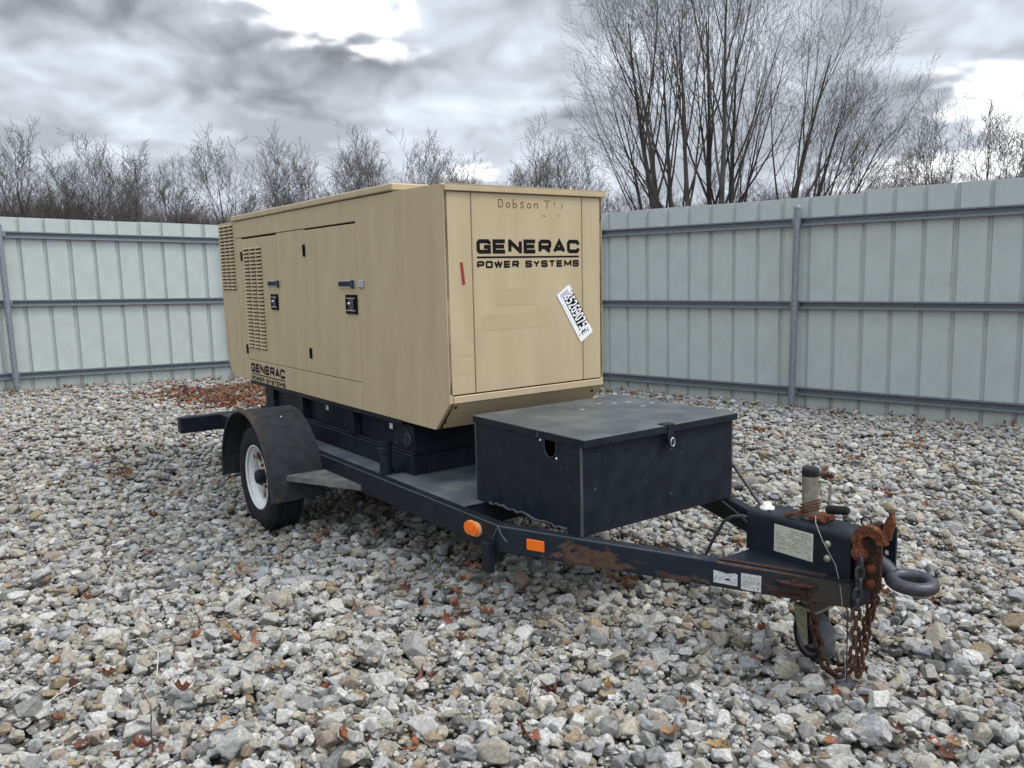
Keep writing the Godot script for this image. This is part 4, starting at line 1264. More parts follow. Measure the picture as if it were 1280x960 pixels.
	b.lathe(PackedVector2Array([Vector2(0, -0.2), Vector2(0.032, -0.2), Vector2(0.032, 0.195), Vector2(0, 0.195)]), 22, jt)
	var jk := part("jack", b, "zinc", tr, "tongue jack with a small caster wheel")
	b = MB.new(); b.lathe(PackedVector2Array([Vector2(0.033, 0.19), Vector2(0.0335, 0.212), Vector2(0.031, 0.22), Vector2(0.024, 0.222), Vector2(0, 0.222)]), 22, jt, true); part("cap", b, "rubber", jk, "", false)
	b = MB.new()
	b.tube(PackedVector3Array([Vector3(0.56, -0.132, 1.845), Vector3(0.565, -0.128, 1.885), Vector3(0.567, -0.14, 1.894), Vector3(0.567, -0.24, 1.894)]), PackedFloat32Array([0.0065]), 8)
	part("crank", b, "zinc", jk, "", false)
	b = MB.new()
	b.tube(PackedVector3Array([Vector3(0.555, -0.236, 1.892), Vector3(0.555, -0.235, 1.898), Vector3(0.555, -0.222, 1.975), Vector3(0.555, -0.221, 1.983)]), PackedFloat32Array([0.014, 0.018, 0.018, 0.012]), 12)
	part("grip", b, "rubber", jk, "", false)
	b = MB.new(); b.box(Vector3(0.51, -0.284, 1.84), Vector3(0.6, -0.262, 1.90), 0.004); part("mounting_plate", b, "rust", jk, "", false)
	b = MB.new(); b.tube(PackedVector3Array([Vector3(0.55, -0.5, 1.82), Vector3(0.55, -0.68, 1.82)]), PackedFloat32Array([0.026]), 16); part("inner_tube", b, "zinc", jk, "", false)
	# caster
	var axd := Vector3(-0.9, 0, -0.34).normalized()
	var cc := Vector3(0.55, -0.768, 1.853)
	var ct := Transform3D(Basis(Vector3.UP.cross(axd).normalized(), axd, Vector3.UP).orthonormalized(), cc)
	ct.basis = Basis(Vector3.UP, axd, Vector3.UP.cross(axd))
	b = MB.new()
	b.lathe(PackedVector2Array([Vector2(0.03, 0.026), Vector2(0.066, 0.02), Vector2(0.074, 0.03), Vector2(0.094, 0.032), Vector2(0.103, 0.024), Vector2(0.1045, 0.0), Vector2(0.103, -0.024), Vector2(0.094, -0.032), Vector2(0.07, -0.03), Vector2(0.03, -0.024)]), 32, ct, true)
	var cw := part("caster_wheel", b, "caster_tread", jk, "", false)
	b = MB.new(); b.lathe(PackedVector2Array([Vector2(0, 0.036), Vector2(0.028, 0.034), Vector2(0.033, 0.024), Vector2(0.0725, 0.0215)]), 24, ct); b.lathe(PackedVector2Array([Vector2(0.074, 0.0312), Vector2(0.094, 0.0332)]), 32, ct); part("wheel_disc", b, "rubber", jk, "", false)
	b = MB.new()
	var side_z := Vector3.UP.cross(axd).normalized() * -1.0
	for s in [0.048, -0.055]:
		var pt := Transform3D(Basis(-side_z, Vector3.UP, (-side_z).cross(Vector3.UP)), cc + axd * s)
		if pt.basis.z.dot(axd) < 0.0:
			pt.basis = Basis(side_z, Vector3.UP, side_z.cross(Vector3.UP))
		var sg := signf(pt.basis.x.z)
		b.prism(PackedVector2Array([Vector2(-0.065 * sg, 0.13), Vector2(0.015 * sg, 0.13), Vector2(0.02 * sg, 0.06), Vector2(0.03 * sg, -0.018), Vector2(0.012 * sg, -0.032), Vector2(-0.012 * sg, -0.014), Vector2(-0.05 * sg, 0.05)]), 0.005, pt)
	b.box(Vector3(-0.06, 0.118, -0.06), Vector3(0.06, 0.13, 0.05), 0.003, Transform3D(Basis.IDENTITY, cc))
	part("caster_fork", b, "olive_plate", jk, "", false)

# ---------------------------------------------------------------- tool box
func storage_box() -> void:
	var base := Vector3(0.55, -0.463, 0.6)
	var s := thing("storage_box", "low wide black steel tool box with hinged lid in front of the generator", "tool box", base)
	var b := MB.new()
	# side wall with the U-shaped notch
	var y0 := -0.461; var y1 := -0.032
	var poly := PackedVector2Array([Vector2(0.178, y0), Vector2(1.017, y0), Vector2(1.017, y1), Vector2(0.84, y1), Vector2(0.84, -0.092)])
	for p in arc_pts(Vector2(0.8, -0.092), 0.04, 0.0, -PI, 10):
		poly.append(p)
	poly.append_array([Vector2(0.76, y1), Vector2(0.178, y1)])
	b.prism(poly, 0.004, on_side(0, 0, 0.044))
	var wl := part("side_wall", b, "black_paint", s)
	b = MB.new()
	var lip := PackedVector3Array([Vector3(0.039, -0.05, 0.8425)])
	for p in arc_pts(Vector2(0.8, -0.092), 0.0425, 0.0, -PI, 10):
		lip.append(Vector3(0.039, p.y, p.x))
	lip.append(Vector3(0.039, -0.05, 0.7575))
	b.tube(lip, PackedFloat32Array([0.0032]), 5)
	part("notch_edge", b, "worn_steel", wl, "", false)
	b = MB.new()
	for p in [[0.728, -0.062], [0.845, -0.131]]:
		b.lathe(PackedVector2Array([Vector2(0, 0.004), Vector2(0.005, 0.003), Vector2(0.006, 0)]), 8, Transform3D(Basis(Vector3.BACK, PI / 2), Vector3(0.04, p[1], p[0])), true)
	part("rivet", b, "decal_white", wl, "", false)
	b = MB.new(); b.box(Vector3(1.056, y0, 0.178), Vector3(1.06, y1, 1.017), 0.001); part("side_wall", b, "black_paint", s)
	b = MB.new(); b.box(Vector3(0.0445, y0, 1.013), Vector3(1.0555, y1, 1.017), 0.001); part("front_wall", b, "black_paint", s)
	b = MB.new(); b.box(Vector3(0.0445, y0, 0.178), Vector3(1.0555, y1, 0.182), 0.001); part("back_wall", b, "black_paint", s)
	b = MB.new(); b.box(Vector3(0.0445, y0, 0.1825), Vector3(1.0555, y0 + 0.004, 1.0125), 0.001); part("floor_sheet", b, "black_paint", s)
	for x in [0.0385, 1.0615]:
		b = MB.new(); b.tube(PackedVector3Array([Vector3(x + (0.004 if x < 0.5 else -0.004), y0, 1.014), Vector3(x + (0.004 if x < 0.5 else -0.004), -0.052, 1.014)]), PackedFloat32Array([0.0065]), 8); part("corner_weld", b, "lid_paint", s)
	b = MB.new(); b.tube(PackedVector3Array([Vector3(0.042, y0, 0.18), Vector3(0.042, -0.052, 0.18)]), PackedFloat32Array([0.0055]), 8); part("corner_weld", b, "lid_paint", s)
	# caulk along the bottom edge
	b = MB.new()
	var cr := RandomNumberGenerator.new(); cr.seed = 31
	var cz := PackedVector3Array(); var crd := PackedFloat32Array()
	for i in 22:
		cz.append(Vector3(0.038, -0.455 + cr.randf_range(-0.006, 0.012), 0.3 + 0.62 * i / 21.0)); crd.append(cr.randf_range(0.004, 0.009))
	b.tube(cz, crd, 6); part("caulk", b, "lid_paint", s)
	b = MB.new()
	b.box(Vector3(0.033, -0.0205, 0.166), Vector3(1.067, -0.0155, 1.044), 0.0015)
	var lid := part("lid", b, "lid_paint", s)
	b = MB.new()
	b.box(Vector3(0.0332, -0.052, 0.1662), Vector3(0.0362, -0.0207, 1.0438), 0.001)
	b.box(Vector3(1.0638, -0.052, 0.1662), Vector3(1.0668, -0.0207, 1.0438), 0.001)
	b.box(Vector3(0.0364, -0.052, 1.0406), Vector3(1.0636, -0.0207, 1.0436), 0.001)
	b.box(Vector3(0.0364, -0.052, 0.1664), Vector3(1.0636, -0.0207, 0.1694), 0.001)
	part("lid_rim", b, "black_paint", lid, "", false)
	b = MB.new(); b.box(Vector3(0.0318, -0.05, 0.711), Vector3(0.0331, -0.018, 0.717), 0.0004); part("seam", b, "dusty_black", lid, "", false)
	b = MB.new()
	for p in [[0.55, 0.42], [0.75, 0.33], [0.82, 0.38], [0.9, 0.41], [0.86, 0.56], [0.97, 0.52]]:
		b.box(Vector3(p[0], -0.0156, p[1]), Vector3(p[0] + 0.03, -0.0152, p[1] + 0.008), 0.0001)
	part("scuff", b, "label_white", lid, "", false)
	b = MB.new()
	var sr := RandomNumberGenerator.new(); sr.seed = 8
	for i in 16:
		var x := sr.randf_range(0.08, 1.02); var y := sr.randf_range(-0.44, -0.07); var w := sr.randf_range(0.002, 0.007)
		b.box(Vector3(x, y, 1.0168), Vector3(x + w, y + sr.randf_range(0.002, 0.011), 1.0175), 0.0001)
	for i in 9:
		var z := sr.randf_range(0.22, 0.98); var y := sr.randf_range(-0.44, -0.1)
		b.box(Vector3(0.0395, y, z), Vector3(0.0403, y + sr.randf_range(0.002, 0.008), z + sr.randf_range(0.002, 0.006)), 0.0001)
	part("paint_chips", b, "dusty_black", s).set_meta("kind", "stuff")
	# hasp
	b = MB.new()
	b.box(Vector3(0.535, -0.0152, 1.0), Vector3(0.603, -0.0105, 1.046), 0.001)
	b.box(Vector3(0.555, -0.12, 1.0445), Vector3(0.597, -0.012, 1.0485), 0.001)
	var hp := part("hasp", b, "black_paint", s)
	b = MB.new()
	var rg := PackedVector3Array()
	for i in 12:
		var a := TAU * i / 12
		rg.append(Vector3(0.578 + cos(a) * 0.013, -0.098 + sin(a) * 0.02, 1.056))
	b.tube(rg, PackedFloat32Array([0.004]), 6, true)
	part("staple", b, "chrome", hp, "", false)
	b = MB.new(); b.box(Vector3(0.552, -0.135, 1.0175), Vector3(0.604, -0.06, 1.0215), 0.001); b.box(Vector3(0.57, -0.108, 1.0215), Vector3(0.586, -0.09, 1.06), 0.001); part("catch", b, "black_paint", hp, "", false)

# ---------------------------------------------------------------- chains, cables, wire
func link_mesh(l: float, w: float, r: float) -> ArrayMesh:
	var b := MB.new()
	var p := PackedVector3Array()
	for i in 9:
		var a := -PI / 2 + PI * i / 8
		p.append(Vector3(cos(a) * (w * 0.5 - r) * 1.0, 0, 0) + Vector3(0, 0, 0) + Vector3(0, (l * 0.5 - w * 0.5), 0) * 1.0 + Vector3(0, sin(a) * (w * 0.5 - r), 0) if false else Vector3(sin(a) * (w * 0.5 - r), l * 0.5 - w * 0.5 + cos(a) * (w * 0.5 - r), 0))
	for i in 9:
		var a := PI / 2 + PI * i / 8
		p.append(Vector3(sin(a) * (w * 0.5 - r), -(l * 0.5 - w * 0.5) + cos(a) * (w * 0.5 - r), 0))
	b.tube(p, PackedFloat32Array([r]), 7, true)
	return b.mesh()

func chain(root: Node3D, path: Array, lm: ArrayMesh, pitch: float, mats: Array, sd: int) -> void:
	var cu := Curve3D.new()
	for i in path.size():
		var p: Vector3 = path[i]
		var tan: Vector3 = (path[mini(i + 1, path.size() - 1)] - path[maxi(i - 1, 0)]) * 0.22
		cu.add_point(p, -tan, tan)
	var total := cu.get_baked_length()
	var r := RandomNumberGenerator.new(); r.seed = sd
	var k := 0
	var s := 0.0
	while s + pitch < total:
		var p := cu.sample_baked(s); var q := cu.sample_baked(s + pitch)
		var d := (q - p).normalized()
		var ref := Vector3(0.77, 0.1, 0.63) if k % 2 == 0 else Vector3(-0.63, 0.1, 0.77)
		ref = (ref - d * ref.dot(d)).normalized()
		var z := ref
		var x := d.cross(z)
		var bs := Basis(x, d, z) * Basis(Vector3.UP, r.randf_range(-0.3, 0.3))
		var o := MeshInstance3D.new()
		o.name = numbered("link", root); o.mesh = lm
		o.set_surface_override_material(0, M[mats[0] if s < 0.2 else mats[1]])
		root.add_child(o, true)
		o.transform = Transform3D(bs, (p + q) * 0.5 - root.position)
		s += pitch; k += 1

func chains_and_cords() -> void:
	var lm := link_mesh(0.05, 0.033, 0.0056)
	var big := link_mesh(0.06, 0.039, 0.0072)
	var c1 := thing("safety_chain", "rusty safety chain, grey at the top, hanging from the grab hook to the gravel", "chain", Vector3(0.455, -0.83, 2.06))
	chain(c1, [Vector3(0.44, -0.345, 2.108), Vector3(0.438, -0.42, 2.108), Vector3(0.438, -0.5, 2.1), Vector3(0.455, -0.6, 2.088), Vector3(0.465, -0.7, 2.082), Vector3(0.465, -0.79, 2.07), Vector3(0.46, -0.835, 2.04), Vector3(0.455, -0.84, 1.995)], big, 0.041, ["worn_steel", "chain_rust"], 3)
	var c3 := thing("safety_chain", "rust-brown doubled chain hanging below the hitch channel, in front of the caster wheel", "chain", Vector3(0.48, -0.84, 2.1))
	chain(c3, [Vector3(0.475, -0.48, 2.142), Vector3(0.472, -0.56, 2.128), Vector3(0.47, -0.65, 2.11), Vector3(0.475, -0.74, 2.095), Vector3(0.48, -0.83, 2.09), Vector3(0.49, -0.74, 2.103), Vector3(0.49, -0.6, 2.12), Vector3(0.492, -0.48, 2.15)], lm, 0.0345, ["dark_rust", "chain_rust"], 5)
	var c2 := thing("safety_chain", "brown rusted chain looped round the tongue bracket and hanging before the caster wheel", "chain", Vector3(0.43, -0.84, 1.95))
	chain(c2, [Vector3(0.372, -0.51, 1.83), Vector3(0.389, -0.506, 1.876), Vector3(0.402, -0.508, 1.91), Vector3(0.41, -0.56, 1.928), Vector3(0.415, -0.65, 1.94), Vector3(0.42, -0.735, 1.962), Vector3(0.43, -0.82, 1.985), Vector3(0.45, -0.845, 2.02), Vector3(0.465, -0.82, 2.05)], big, 0.041, ["dark_rust", "dark_rust"], 7)
	# chain bracket belongs to the trailer
	var tr: Node3D = get_node("utility_trailer")
	var td := Vector3(0.39126, 0, 0.92028)
	var tn := Vector3(-0.92028, 0, 0.39126)
	var tf := Transform3D(Basis(td, Vector3.UP, tn), Vector3(-0.145, 0, 0.6375))
	var b := MB.new()
	b.prism(PackedVector2Array([Vector2(1.262, 0.0), Vector2(1.43, 0.0), Vector2(1.41, 0.026), Vector2(1.35, 0.04), Vector2(1.29, 0.03)]), 0.008, Transform3D(Basis(td, tn, td.cross(tn)), Vector3(-0.145, -0.4935, 0.6375)))
	b.prism(PackedVector2Array([Vector2(1.26, 0.0), Vector2(1.38, 0.0), Vector2(1.37, 0.02), Vector2(1.28, 0.024)]), 0.008, Transform3D(Basis(td, tn, td.cross(tn)), Vector3(-0.145, -0.545, 0.6375)))
	b.lathe(PackedVector2Array([Vector2(0, 0.012), Vector2(0.012, 0.011), Vector2(0.015, 0.0)]), 6, Transform3D(Basis.IDENTITY, tf * Vector3(1.345, -0.4935, 0.018)))
	part("chain_bracket", b, "dark_rust", tr)
	# cables
	b = MB.new()
	b.tube(PackedVector3Array([Vector3(0.52, -0.345, 1.58), Vector3(0.515, -0.34, 1.52), Vector3(0.505, -0.352, 1.47), Vector3(0.5, -0.38, 1.43), Vector3(0.5, -0.438, 1.395), Vector3(0.5, -0.5, 1.36), Vector3(0.5, -0.56, 1.33), Vector3(0.51, -0.59, 1.25), Vector3(0.52, -0.58, 1.05)]), PackedFloat32Array([0.0075]), 8)
	part("cable", b, "cable_black", tr)
	b = MB.new()
	b.tube(PackedVector3Array([Vector3(1.069, -0.2, 0.9), Vector3(1.078, -0.24, 0.96), Vector3(1.075, -0.29, 1.01), Vector3(0.98, -0.314, 1.135), Vector3(0.9, -0.332, 1.244), Vector3(0.8, -0.341, 1.362), Vector3(0.72, -0.348, 1.459), Vector3(0.63, -0.37, 1.565)]), PackedFloat32Array([0.0075]), 8)
	part("cable", b, "cable_black", tr)
	b = MB.new()
	b.tube(PackedVector3Array([Vector3(0.985, -0.47, 1.02), Vector3(0.93, -0.5, 1.18), Vector3(0.86, -0.53, 1.33)]), PackedFloat32Array([0.006]), 6)
	part("cable", b, "cable_black", tr)
	# rusty tie wire wound round the jack, and the thin breakaway wire
	var tw := thing("tie_wire", "rusty tie wire wound round the jack tube above the actuator", "wire", Vector3(0.55, -0.28, 1.82))
	b = MB.new()
	var sp := PackedVector3Array()
	for i in 60:
		var a := TAU * i / 15.0
		sp.append(Vector3(0.55 + cos(a) * 0.037, -0.262 + 0.012 * i / 15.0 + 0.02 * sin(a), 1.82 + sin(a) * 0.037))
	b.tube(sp, PackedFloat32Array([0.003]), 5)
	part("coil", b, "rust", tw)
	b = MB.new()
	b.tube(PackedVector3Array([Vector3(0.5, -0.277, 1.74), Vector3(0.49, -0.268, 1.77), Vector3(0.495, -0.262, 1.82), Vector3(0.515, -0.265, 1.86), Vector3(0.5, -0.272, 1.92)]), PackedFloat32Array([0.004]), 5)
	b.tube(PackedVector3Array([Vector3(0.485, -0.279, 1.75), Vector3(0.5, -0.268, 1.785), Vector3(0.512, -0.25, 1.81)]), PackedFloat32Array([0.004]), 5)
	b.tube(PackedVector3Array([Vector3(0.53, -0.276, 1.73), Vector3(0.505, -0.272, 1.76), Vector3(0.5, -0.262, 1.80)]), PackedFloat32Array([0.0035]), 5)
	part("loose_end", b, "rust", tw)
	var bw := thing("breakaway_wire", "thin pale wire hanging from the jack past the actuator bolts", "wire", Vector3(0.45, -0.85, 2.0))
	b = MB.new()
	b.tube(PackedVector3Array([Vector3(0.505, -0.255, 1.875), Vector3(0.46, -0.268, 1.905), Vector3(0.452, -0.33, 1.943), Vector3(0.45, -0.405, 2.0), Vector3(0.447, -0.46, 2.02), Vector3(0.443, -0.52, 2.034), Vector3(0.44, -0.6, 2.045), Vector3(0.44, -0.7, 2.055), Vector3(0.445, -0.84, 2.06)]), PackedFloat32Array([0.0014]), 5)
	part("strand", b, "wire_pale", bw)
	var dc := thing("hanging_wire", "thin black wire hanging straight beside the rusty chains", "cord", Vector3(0.45, -0.85, 2.06))
	b = MB.new()
	b.tube(PackedVector3Array([Vector3(0.447, -0.56, 2.056), Vector3(0.448, -0.7, 2.06), Vector3(0.45, -0.85, 2.062)]), PackedFloat32Array([0.0026]), 5)
	part("strand", b, "cable_black", dc)

# ---------------------------------------------------------------- gravel
func ico(sub: int) -> Array:
	var t := (1.0 + sqrt(5.0)) / 2.0
	var vs := []
	for p in [[-1, t, 0], [1, t, 0], [-1, -t, 0], [1, -t, 0], [0, -1, t], [0, 1, t], [0, -1, -t], [0, 1, -t], [t, 0, -1], [t, 0, 1], [-t, 0, -1], [-t, 0, 1]]:
		vs.append(Vector3(p[0], p[1], p[2]).normalized())
	var fs := [[0, 11, 5], [0, 5, 1], [0, 1, 7], [0, 7, 10], [0, 10, 11], [1, 5, 9], [5, 11, 4], [11, 10, 2], [10, 7, 6], [7, 1, 8], [3, 9, 4], [3, 4, 2], [3, 2, 6], [3, 6, 8], [3, 8, 9], [4, 9, 5], [2, 4, 11], [6, 2, 10], [8, 6, 7], [9, 8, 1]]
	for s in sub:
		var cache := {}
		var nf := []
		for f in fs:
			var m := []
			for e in [[0, 1], [1, 2], [2, 0]]:
				var a: int = f[e[0]]; var b: int = f[e[1]]
				var key := mini(a, b) * 100000 + maxi(a, b)
				if not cache.has(key):
					cache[key] = vs.size()
					vs.append((vs[a] + vs[b]).normalized())
				m.append(cache[key])
			nf.append_array([[f[0], m[0], m[2]], [f[1], m[1], m[0]], [f[2], m[2], m[1]], [m[0], m[1], m[2]]])
		fs = nf
	return [vs, fs]

func stone_mesh(sd: int, base: Array) -> ArrayMesh:
	var r := RandomNumberGenerator.new(); r.seed = sd
	var planes := []
	var k := r.randi_range(7, 12)
	for i in k:
		var y := 1.0 - 2.0 * (i + 0.5) / k
		var a := i * 2.39996 + r.randf_range(-0.5, 0.5)
		var d := Vector3(sqrt(maxf(0, 1 - y * y)) * cos(a), y + r.randf_range(-0.2, 0.2), sqrt(maxf(0, 1 - y * y)) * sin(a)).normalized()
		planes.append([d, r.randf_range(0.56, 0.96)])
	var nz := FastNoiseLite.new(); nz.seed = sd; nz.frequency = 1.6; nz.fractal_octaves = 3
	var sh := r.randf_range(34.0, 70.0)
	var vs: Array = base[0]
	var pos := []; var nor := []
	for v: Vector3 in vs:
		var acc := 0.0
		for p in planes:
			var q: float = maxf(v.dot(p[0]), 0.0) / p[1]
			acc += pow(q, sh)
		var rad := pow(acc, -1.0 / sh) + 0.018 * nz.get_noise_3dv(v * 1.5)
		pos.append(v * minf(rad, 1.25)); nor.append(Vector3.ZERO)
	for f in base[1]:
		var n: Vector3 = (pos[f[1]] - pos[f[0]]).cross(pos[f[2]] - pos[f[0]])
		for j in 3:
			nor[f[j]] += n
	var b := MB.new()
	for f in base[1]:
		var ns := []
		for j in 3:
			var n: Vector3 = nor[f[j]].normalized()
			if n.dot(vs[f[j]]) < 0.0:
				n = -n
			var fn: Vector3 = (pos[f[1]] - pos[f[0]]).cross(pos[f[2]] - pos[f[0]]).normalized()
			if fn.dot(vs[f[j]]) < 0.0:
				fn = -fn
			ns.append(n.lerp(fn, 0.3).normalized())
		b.tri(pos[f[0]], pos[f[1]], pos[f[2]], ns[0], ns[1], ns[2])
	return b.mesh()

var heap := PackedFloat32Array()
const CELL := 0.025
const HX0 := -11.0
const HZ0 := -11.2
const HN := 760

func heap_at(x: float, z: float) -> float:
	var i := int((x - HX0) / CELL); var j := int((z - HZ0) / CELL)
	if i < 0 or j < 0 or i >= HN or j >= HN:
		return 0.03
	return heap[j * HN + i]

func gravel() -> void:
	heap.resize(HN * HN); heap.fill(0.0)
	var r := RandomNumberGenerator.new(); r.seed = 99
	var near := []; var mid := []; var far := []
	var i3 := ico(3); var i2 := ico(2); var i1 := ico(1)
	var KIND := 12
	for i in KIND:
		near.append(stone_mesh(900 + i, i3)); mid.append(stone_mesh(900 + i, i2)); far.append(stone_mesh(900 + i, i1))
	var eye := Vector2(-2.289, 3.716)
	var total_odds := 0
	for o in STONE_ODDS:
		total_odds += o
	var put := []          # [transform, tone, kind, distance, radius, centre]
	var fwd := Vector2(0.588, -0.809)
	# scattered in rings so that every square metre gets the same cover
	var count := 0
	var tries := 180000
	for n in tries + 34000:
		var grit := n >= tries
		var dist := sqrt(r.randf()) * (6.6 if grit else 14.6)
		var ang := r.randf_range(-1.0, 1.0) * 0.86
		var dir := fwd.rotated(ang)
		if dist < 1.3:
			continue
		var best := Vector2.ZERO; var bh := 1e9
		for c in (4 if grit else 2):
			var p := eye + dir * dist + Vector2(r.randf_range(-0.05, 0.05), r.randf_range(-0.05, 0.05)) * (1.0 if c > 0 else 0.0)
			var h := heap_at(p.x, p.y)
			if h < bh:
				bh = h; best = p
		var x := best.x; var z := best.y
		# stay inside the fences, off the tyre's and the caster's footprints
		if z < -10.42 or (x - 6.277) * 0.97583 - (z + 5.617) * 0.21852 > -0.06:
			continue
		if (absf(x + 0.365) < 0.1 and absf(z + 1.795) < 0.14 and bh > 0.01) or (absf(x - 0.55) < 0.05 and absf(z - 1.853) < 0.06 and bh > 0.025):
			continue
		var a := 0.0225 * exp(r.randfn(0.0, 0.36))
		a = clampf(a, 0.011, 0.058)
		if grit:
			a = r.randf_range(0.006, 0.013)
			if bh > 0.05:
				continue
		elif dist < 6.5 and r.randf() < 0.018:
			a *= r.randf_range(1.3, 1.9)
		var sx := a; var sy := a * r.randf_range(0.38, 0.72); var sz := a * r.randf_range(0.55, 0.95)
		# mean height under the stone
		var s := 0.0; var mx := 0.0
		for o in [[0, 0], [0.6, 0], [-0.6, 0], [0, 0.6], [0, -0.6]]:
			var h := heap_at(x + o[0] * a, z + o[1] * a)
			s += h; mx = maxf(mx, h)
		var rest := (s / 5.0) * 0.55 + mx * 0.45
		rest = minf(rest, 0.075)
		var cy := rest + sy * 0.52
		var ic := int((x - HX0) / CELL); var jc := int((z - HZ0) / CELL)
		var rc := int(ceil(a / CELL))
		for jj in range(maxi(0, jc - rc), mini(HN, jc + rc + 1)):
			for ii in range(maxi(0, ic - rc), mini(HN, ic + rc + 1)):
				var dx := (HX0 + (ii + 0.5) * CELL - x) / a; var dz := (HZ0 + (jj + 0.5) * CELL - z) / a
				var q := dx * dx + dz * dz
				if q < 0.9:
					var top := cy + sy * sqrt(1.0 - q) * 0.8
					var id := jj * HN + ii
					if top > heap[id]:
						heap[id] = top
		var tilt := Basis(Vector3(r.randf_range(-1, 1), 0, r.randf_range(-1, 1)).normalized(), r.randfn(0.0, 0.32)) * Basis(Vector3.UP, r.randf() * TAU)
		if r.randf() < 0.5:
			tilt = tilt * Basis(Vector3.RIGHT, PI)
		var t := Transform3D(tilt * Basis.from_scale(Vector3(sx, sy, sz) * 1.12), Vector3(x, ground_y(x, z) - 0.05 + cy, z))
		var pick := r.randi() % total_odds
		var tone := 0
		while pick >= STONE_ODDS[tone]:
			pick -= STONE_ODDS[tone]; tone += 1
		put.append([t, tone, r.randi() % KIND, dist, a, cy])
	# the 300 that show largest become parts of the ground
	var score := []
	for i in put.size():
		var p: Array = put[i]
		if p[3] > 5.5:
			continue
		var o: Vector3 = p[0].origin
		var v := Vector2(o.x, o.z) - eye
		var fz := v.dot(fwd); var sd := v.dot(Vector2(0.809, 0.588))
		if fz < 2.5 or absf(sd) > fz * 0.57:
			continue
		var hid: float = heap_at(o.x, o.z) - (p[5] + p[4] * 0.5)
		if hid > 0.012:
			continue
		score.append([p[4] / sqrt(fz * fz + 2.2), i])
	score.sort_custom(func(p, q): return p[0] > q[0])
	var single := {}
	for i in mini(300, score.size()):
		single[score[i][1]] = true
	var lots := {}
	for i in put.size():
		var p: Array = put[i]
		if single.has(i):
			var o := MeshInstance3D.new()
			o.name = numbered("stone", ground_node); o.mesh = near[p[2]]
			o.set_surface_override_material(0, M["stone_%d" % p[1]])
			ground_node.add_child(o, true)
			o.transform = p[0]
			continue
		var lod := 2 if p[4] < 0.0132 else (0 if p[3] < 4.6 else (1 if p[3] < 8.0 else 2))
		var key: int = lod * 100 + p[2]
		if not lots.has(key):
			lots[key] = []
		lots[key].append(p)
	var holder := Node3D.new()
	holder.name = "gravel"; add_child(holder, true)
	holder.set_meta("kind", "stuff"); holder.set_meta("label", "loose pale crushed limestone covering the whole yard")
	for key in lots:
		var l: Array = lots[key]
		var mm := MultiMesh.new()
		mm.transform_format = MultiMesh.TRANSFORM_3D; mm.use_colors = true
		mm.mesh = [near, mid, far][key / 100][key % 100]
		mm.instance_count = l.size()
		for i in l.size():
			mm.set_instance_transform(i, l[i][0])
			var c: Color = STONES[l[i][1]]
			var k := r.randf_range(0.82, 1.14)
			mm.set_instance_color(i, Color(c.r * k, c.g * k, c.b * k * r.randf_range(0.96, 1.04)))
		var o := MultiMeshInstance3D.new()
		o.name = numbered("gravel_stones", holder); o.multimesh = mm; o.material_override = M.gravel_stone
		o.set_meta("kind", "stuff")
		holder.add_child(o, true)

# ---------------------------------------------------------------- leaves, weeds, litter
func leaf_mesh(sd: int, curl: float, fold: float) -> ArrayMesh:
	var r := RandomNumberGenerator.new(); r.seed = sd
	var b := MB.new()
	var n := 15
	var row := []
	for i in n + 1:
		var t := float(i) / n
		var env := sin(PI * pow(t, 0.85)) * 0.36
		var lobe := 1.0 + 0.42 * sin(t * TAU * 3.4 + 0.6)
		var w := maxf(env * lobe, 0.012)
		if t < 0.14:
			w = 0.012
		var c := curl * (t - 0.4)
		var ctr := Vector3(0, curl * pow(t - 0.45, 2) * 1.3, t - 0.45)
		var wl := w * r.randf_range(0.85, 1.15); var wr := w * r.randf_range(0.85, 1.15)
		var f := fold + 0.25 * sin(t * 5.0 + sd)
		row.append([ctr + Vector3(-wl * cos(f), wl * sin(f), 0.05 * c), ctr + Vector3(-wl * 0.5 * cos(f * 0.6), wl * 0.5 * sin(f * 0.6), 0), ctr, ctr + Vector3(wr * 0.5 * cos(f * 0.5), wr * 0.5 * sin(f * 0.5), 0), ctr + Vector3(wr * cos(f * 0.8), wr * sin(f * 0.8), 0.05 * c)])
	for i in n:
		for k in 4:
			b.quad(row[i][k], row[i + 1][k], row[i + 1][k + 1], row[i][k + 1], Vector3.UP)
	return b.mesh()

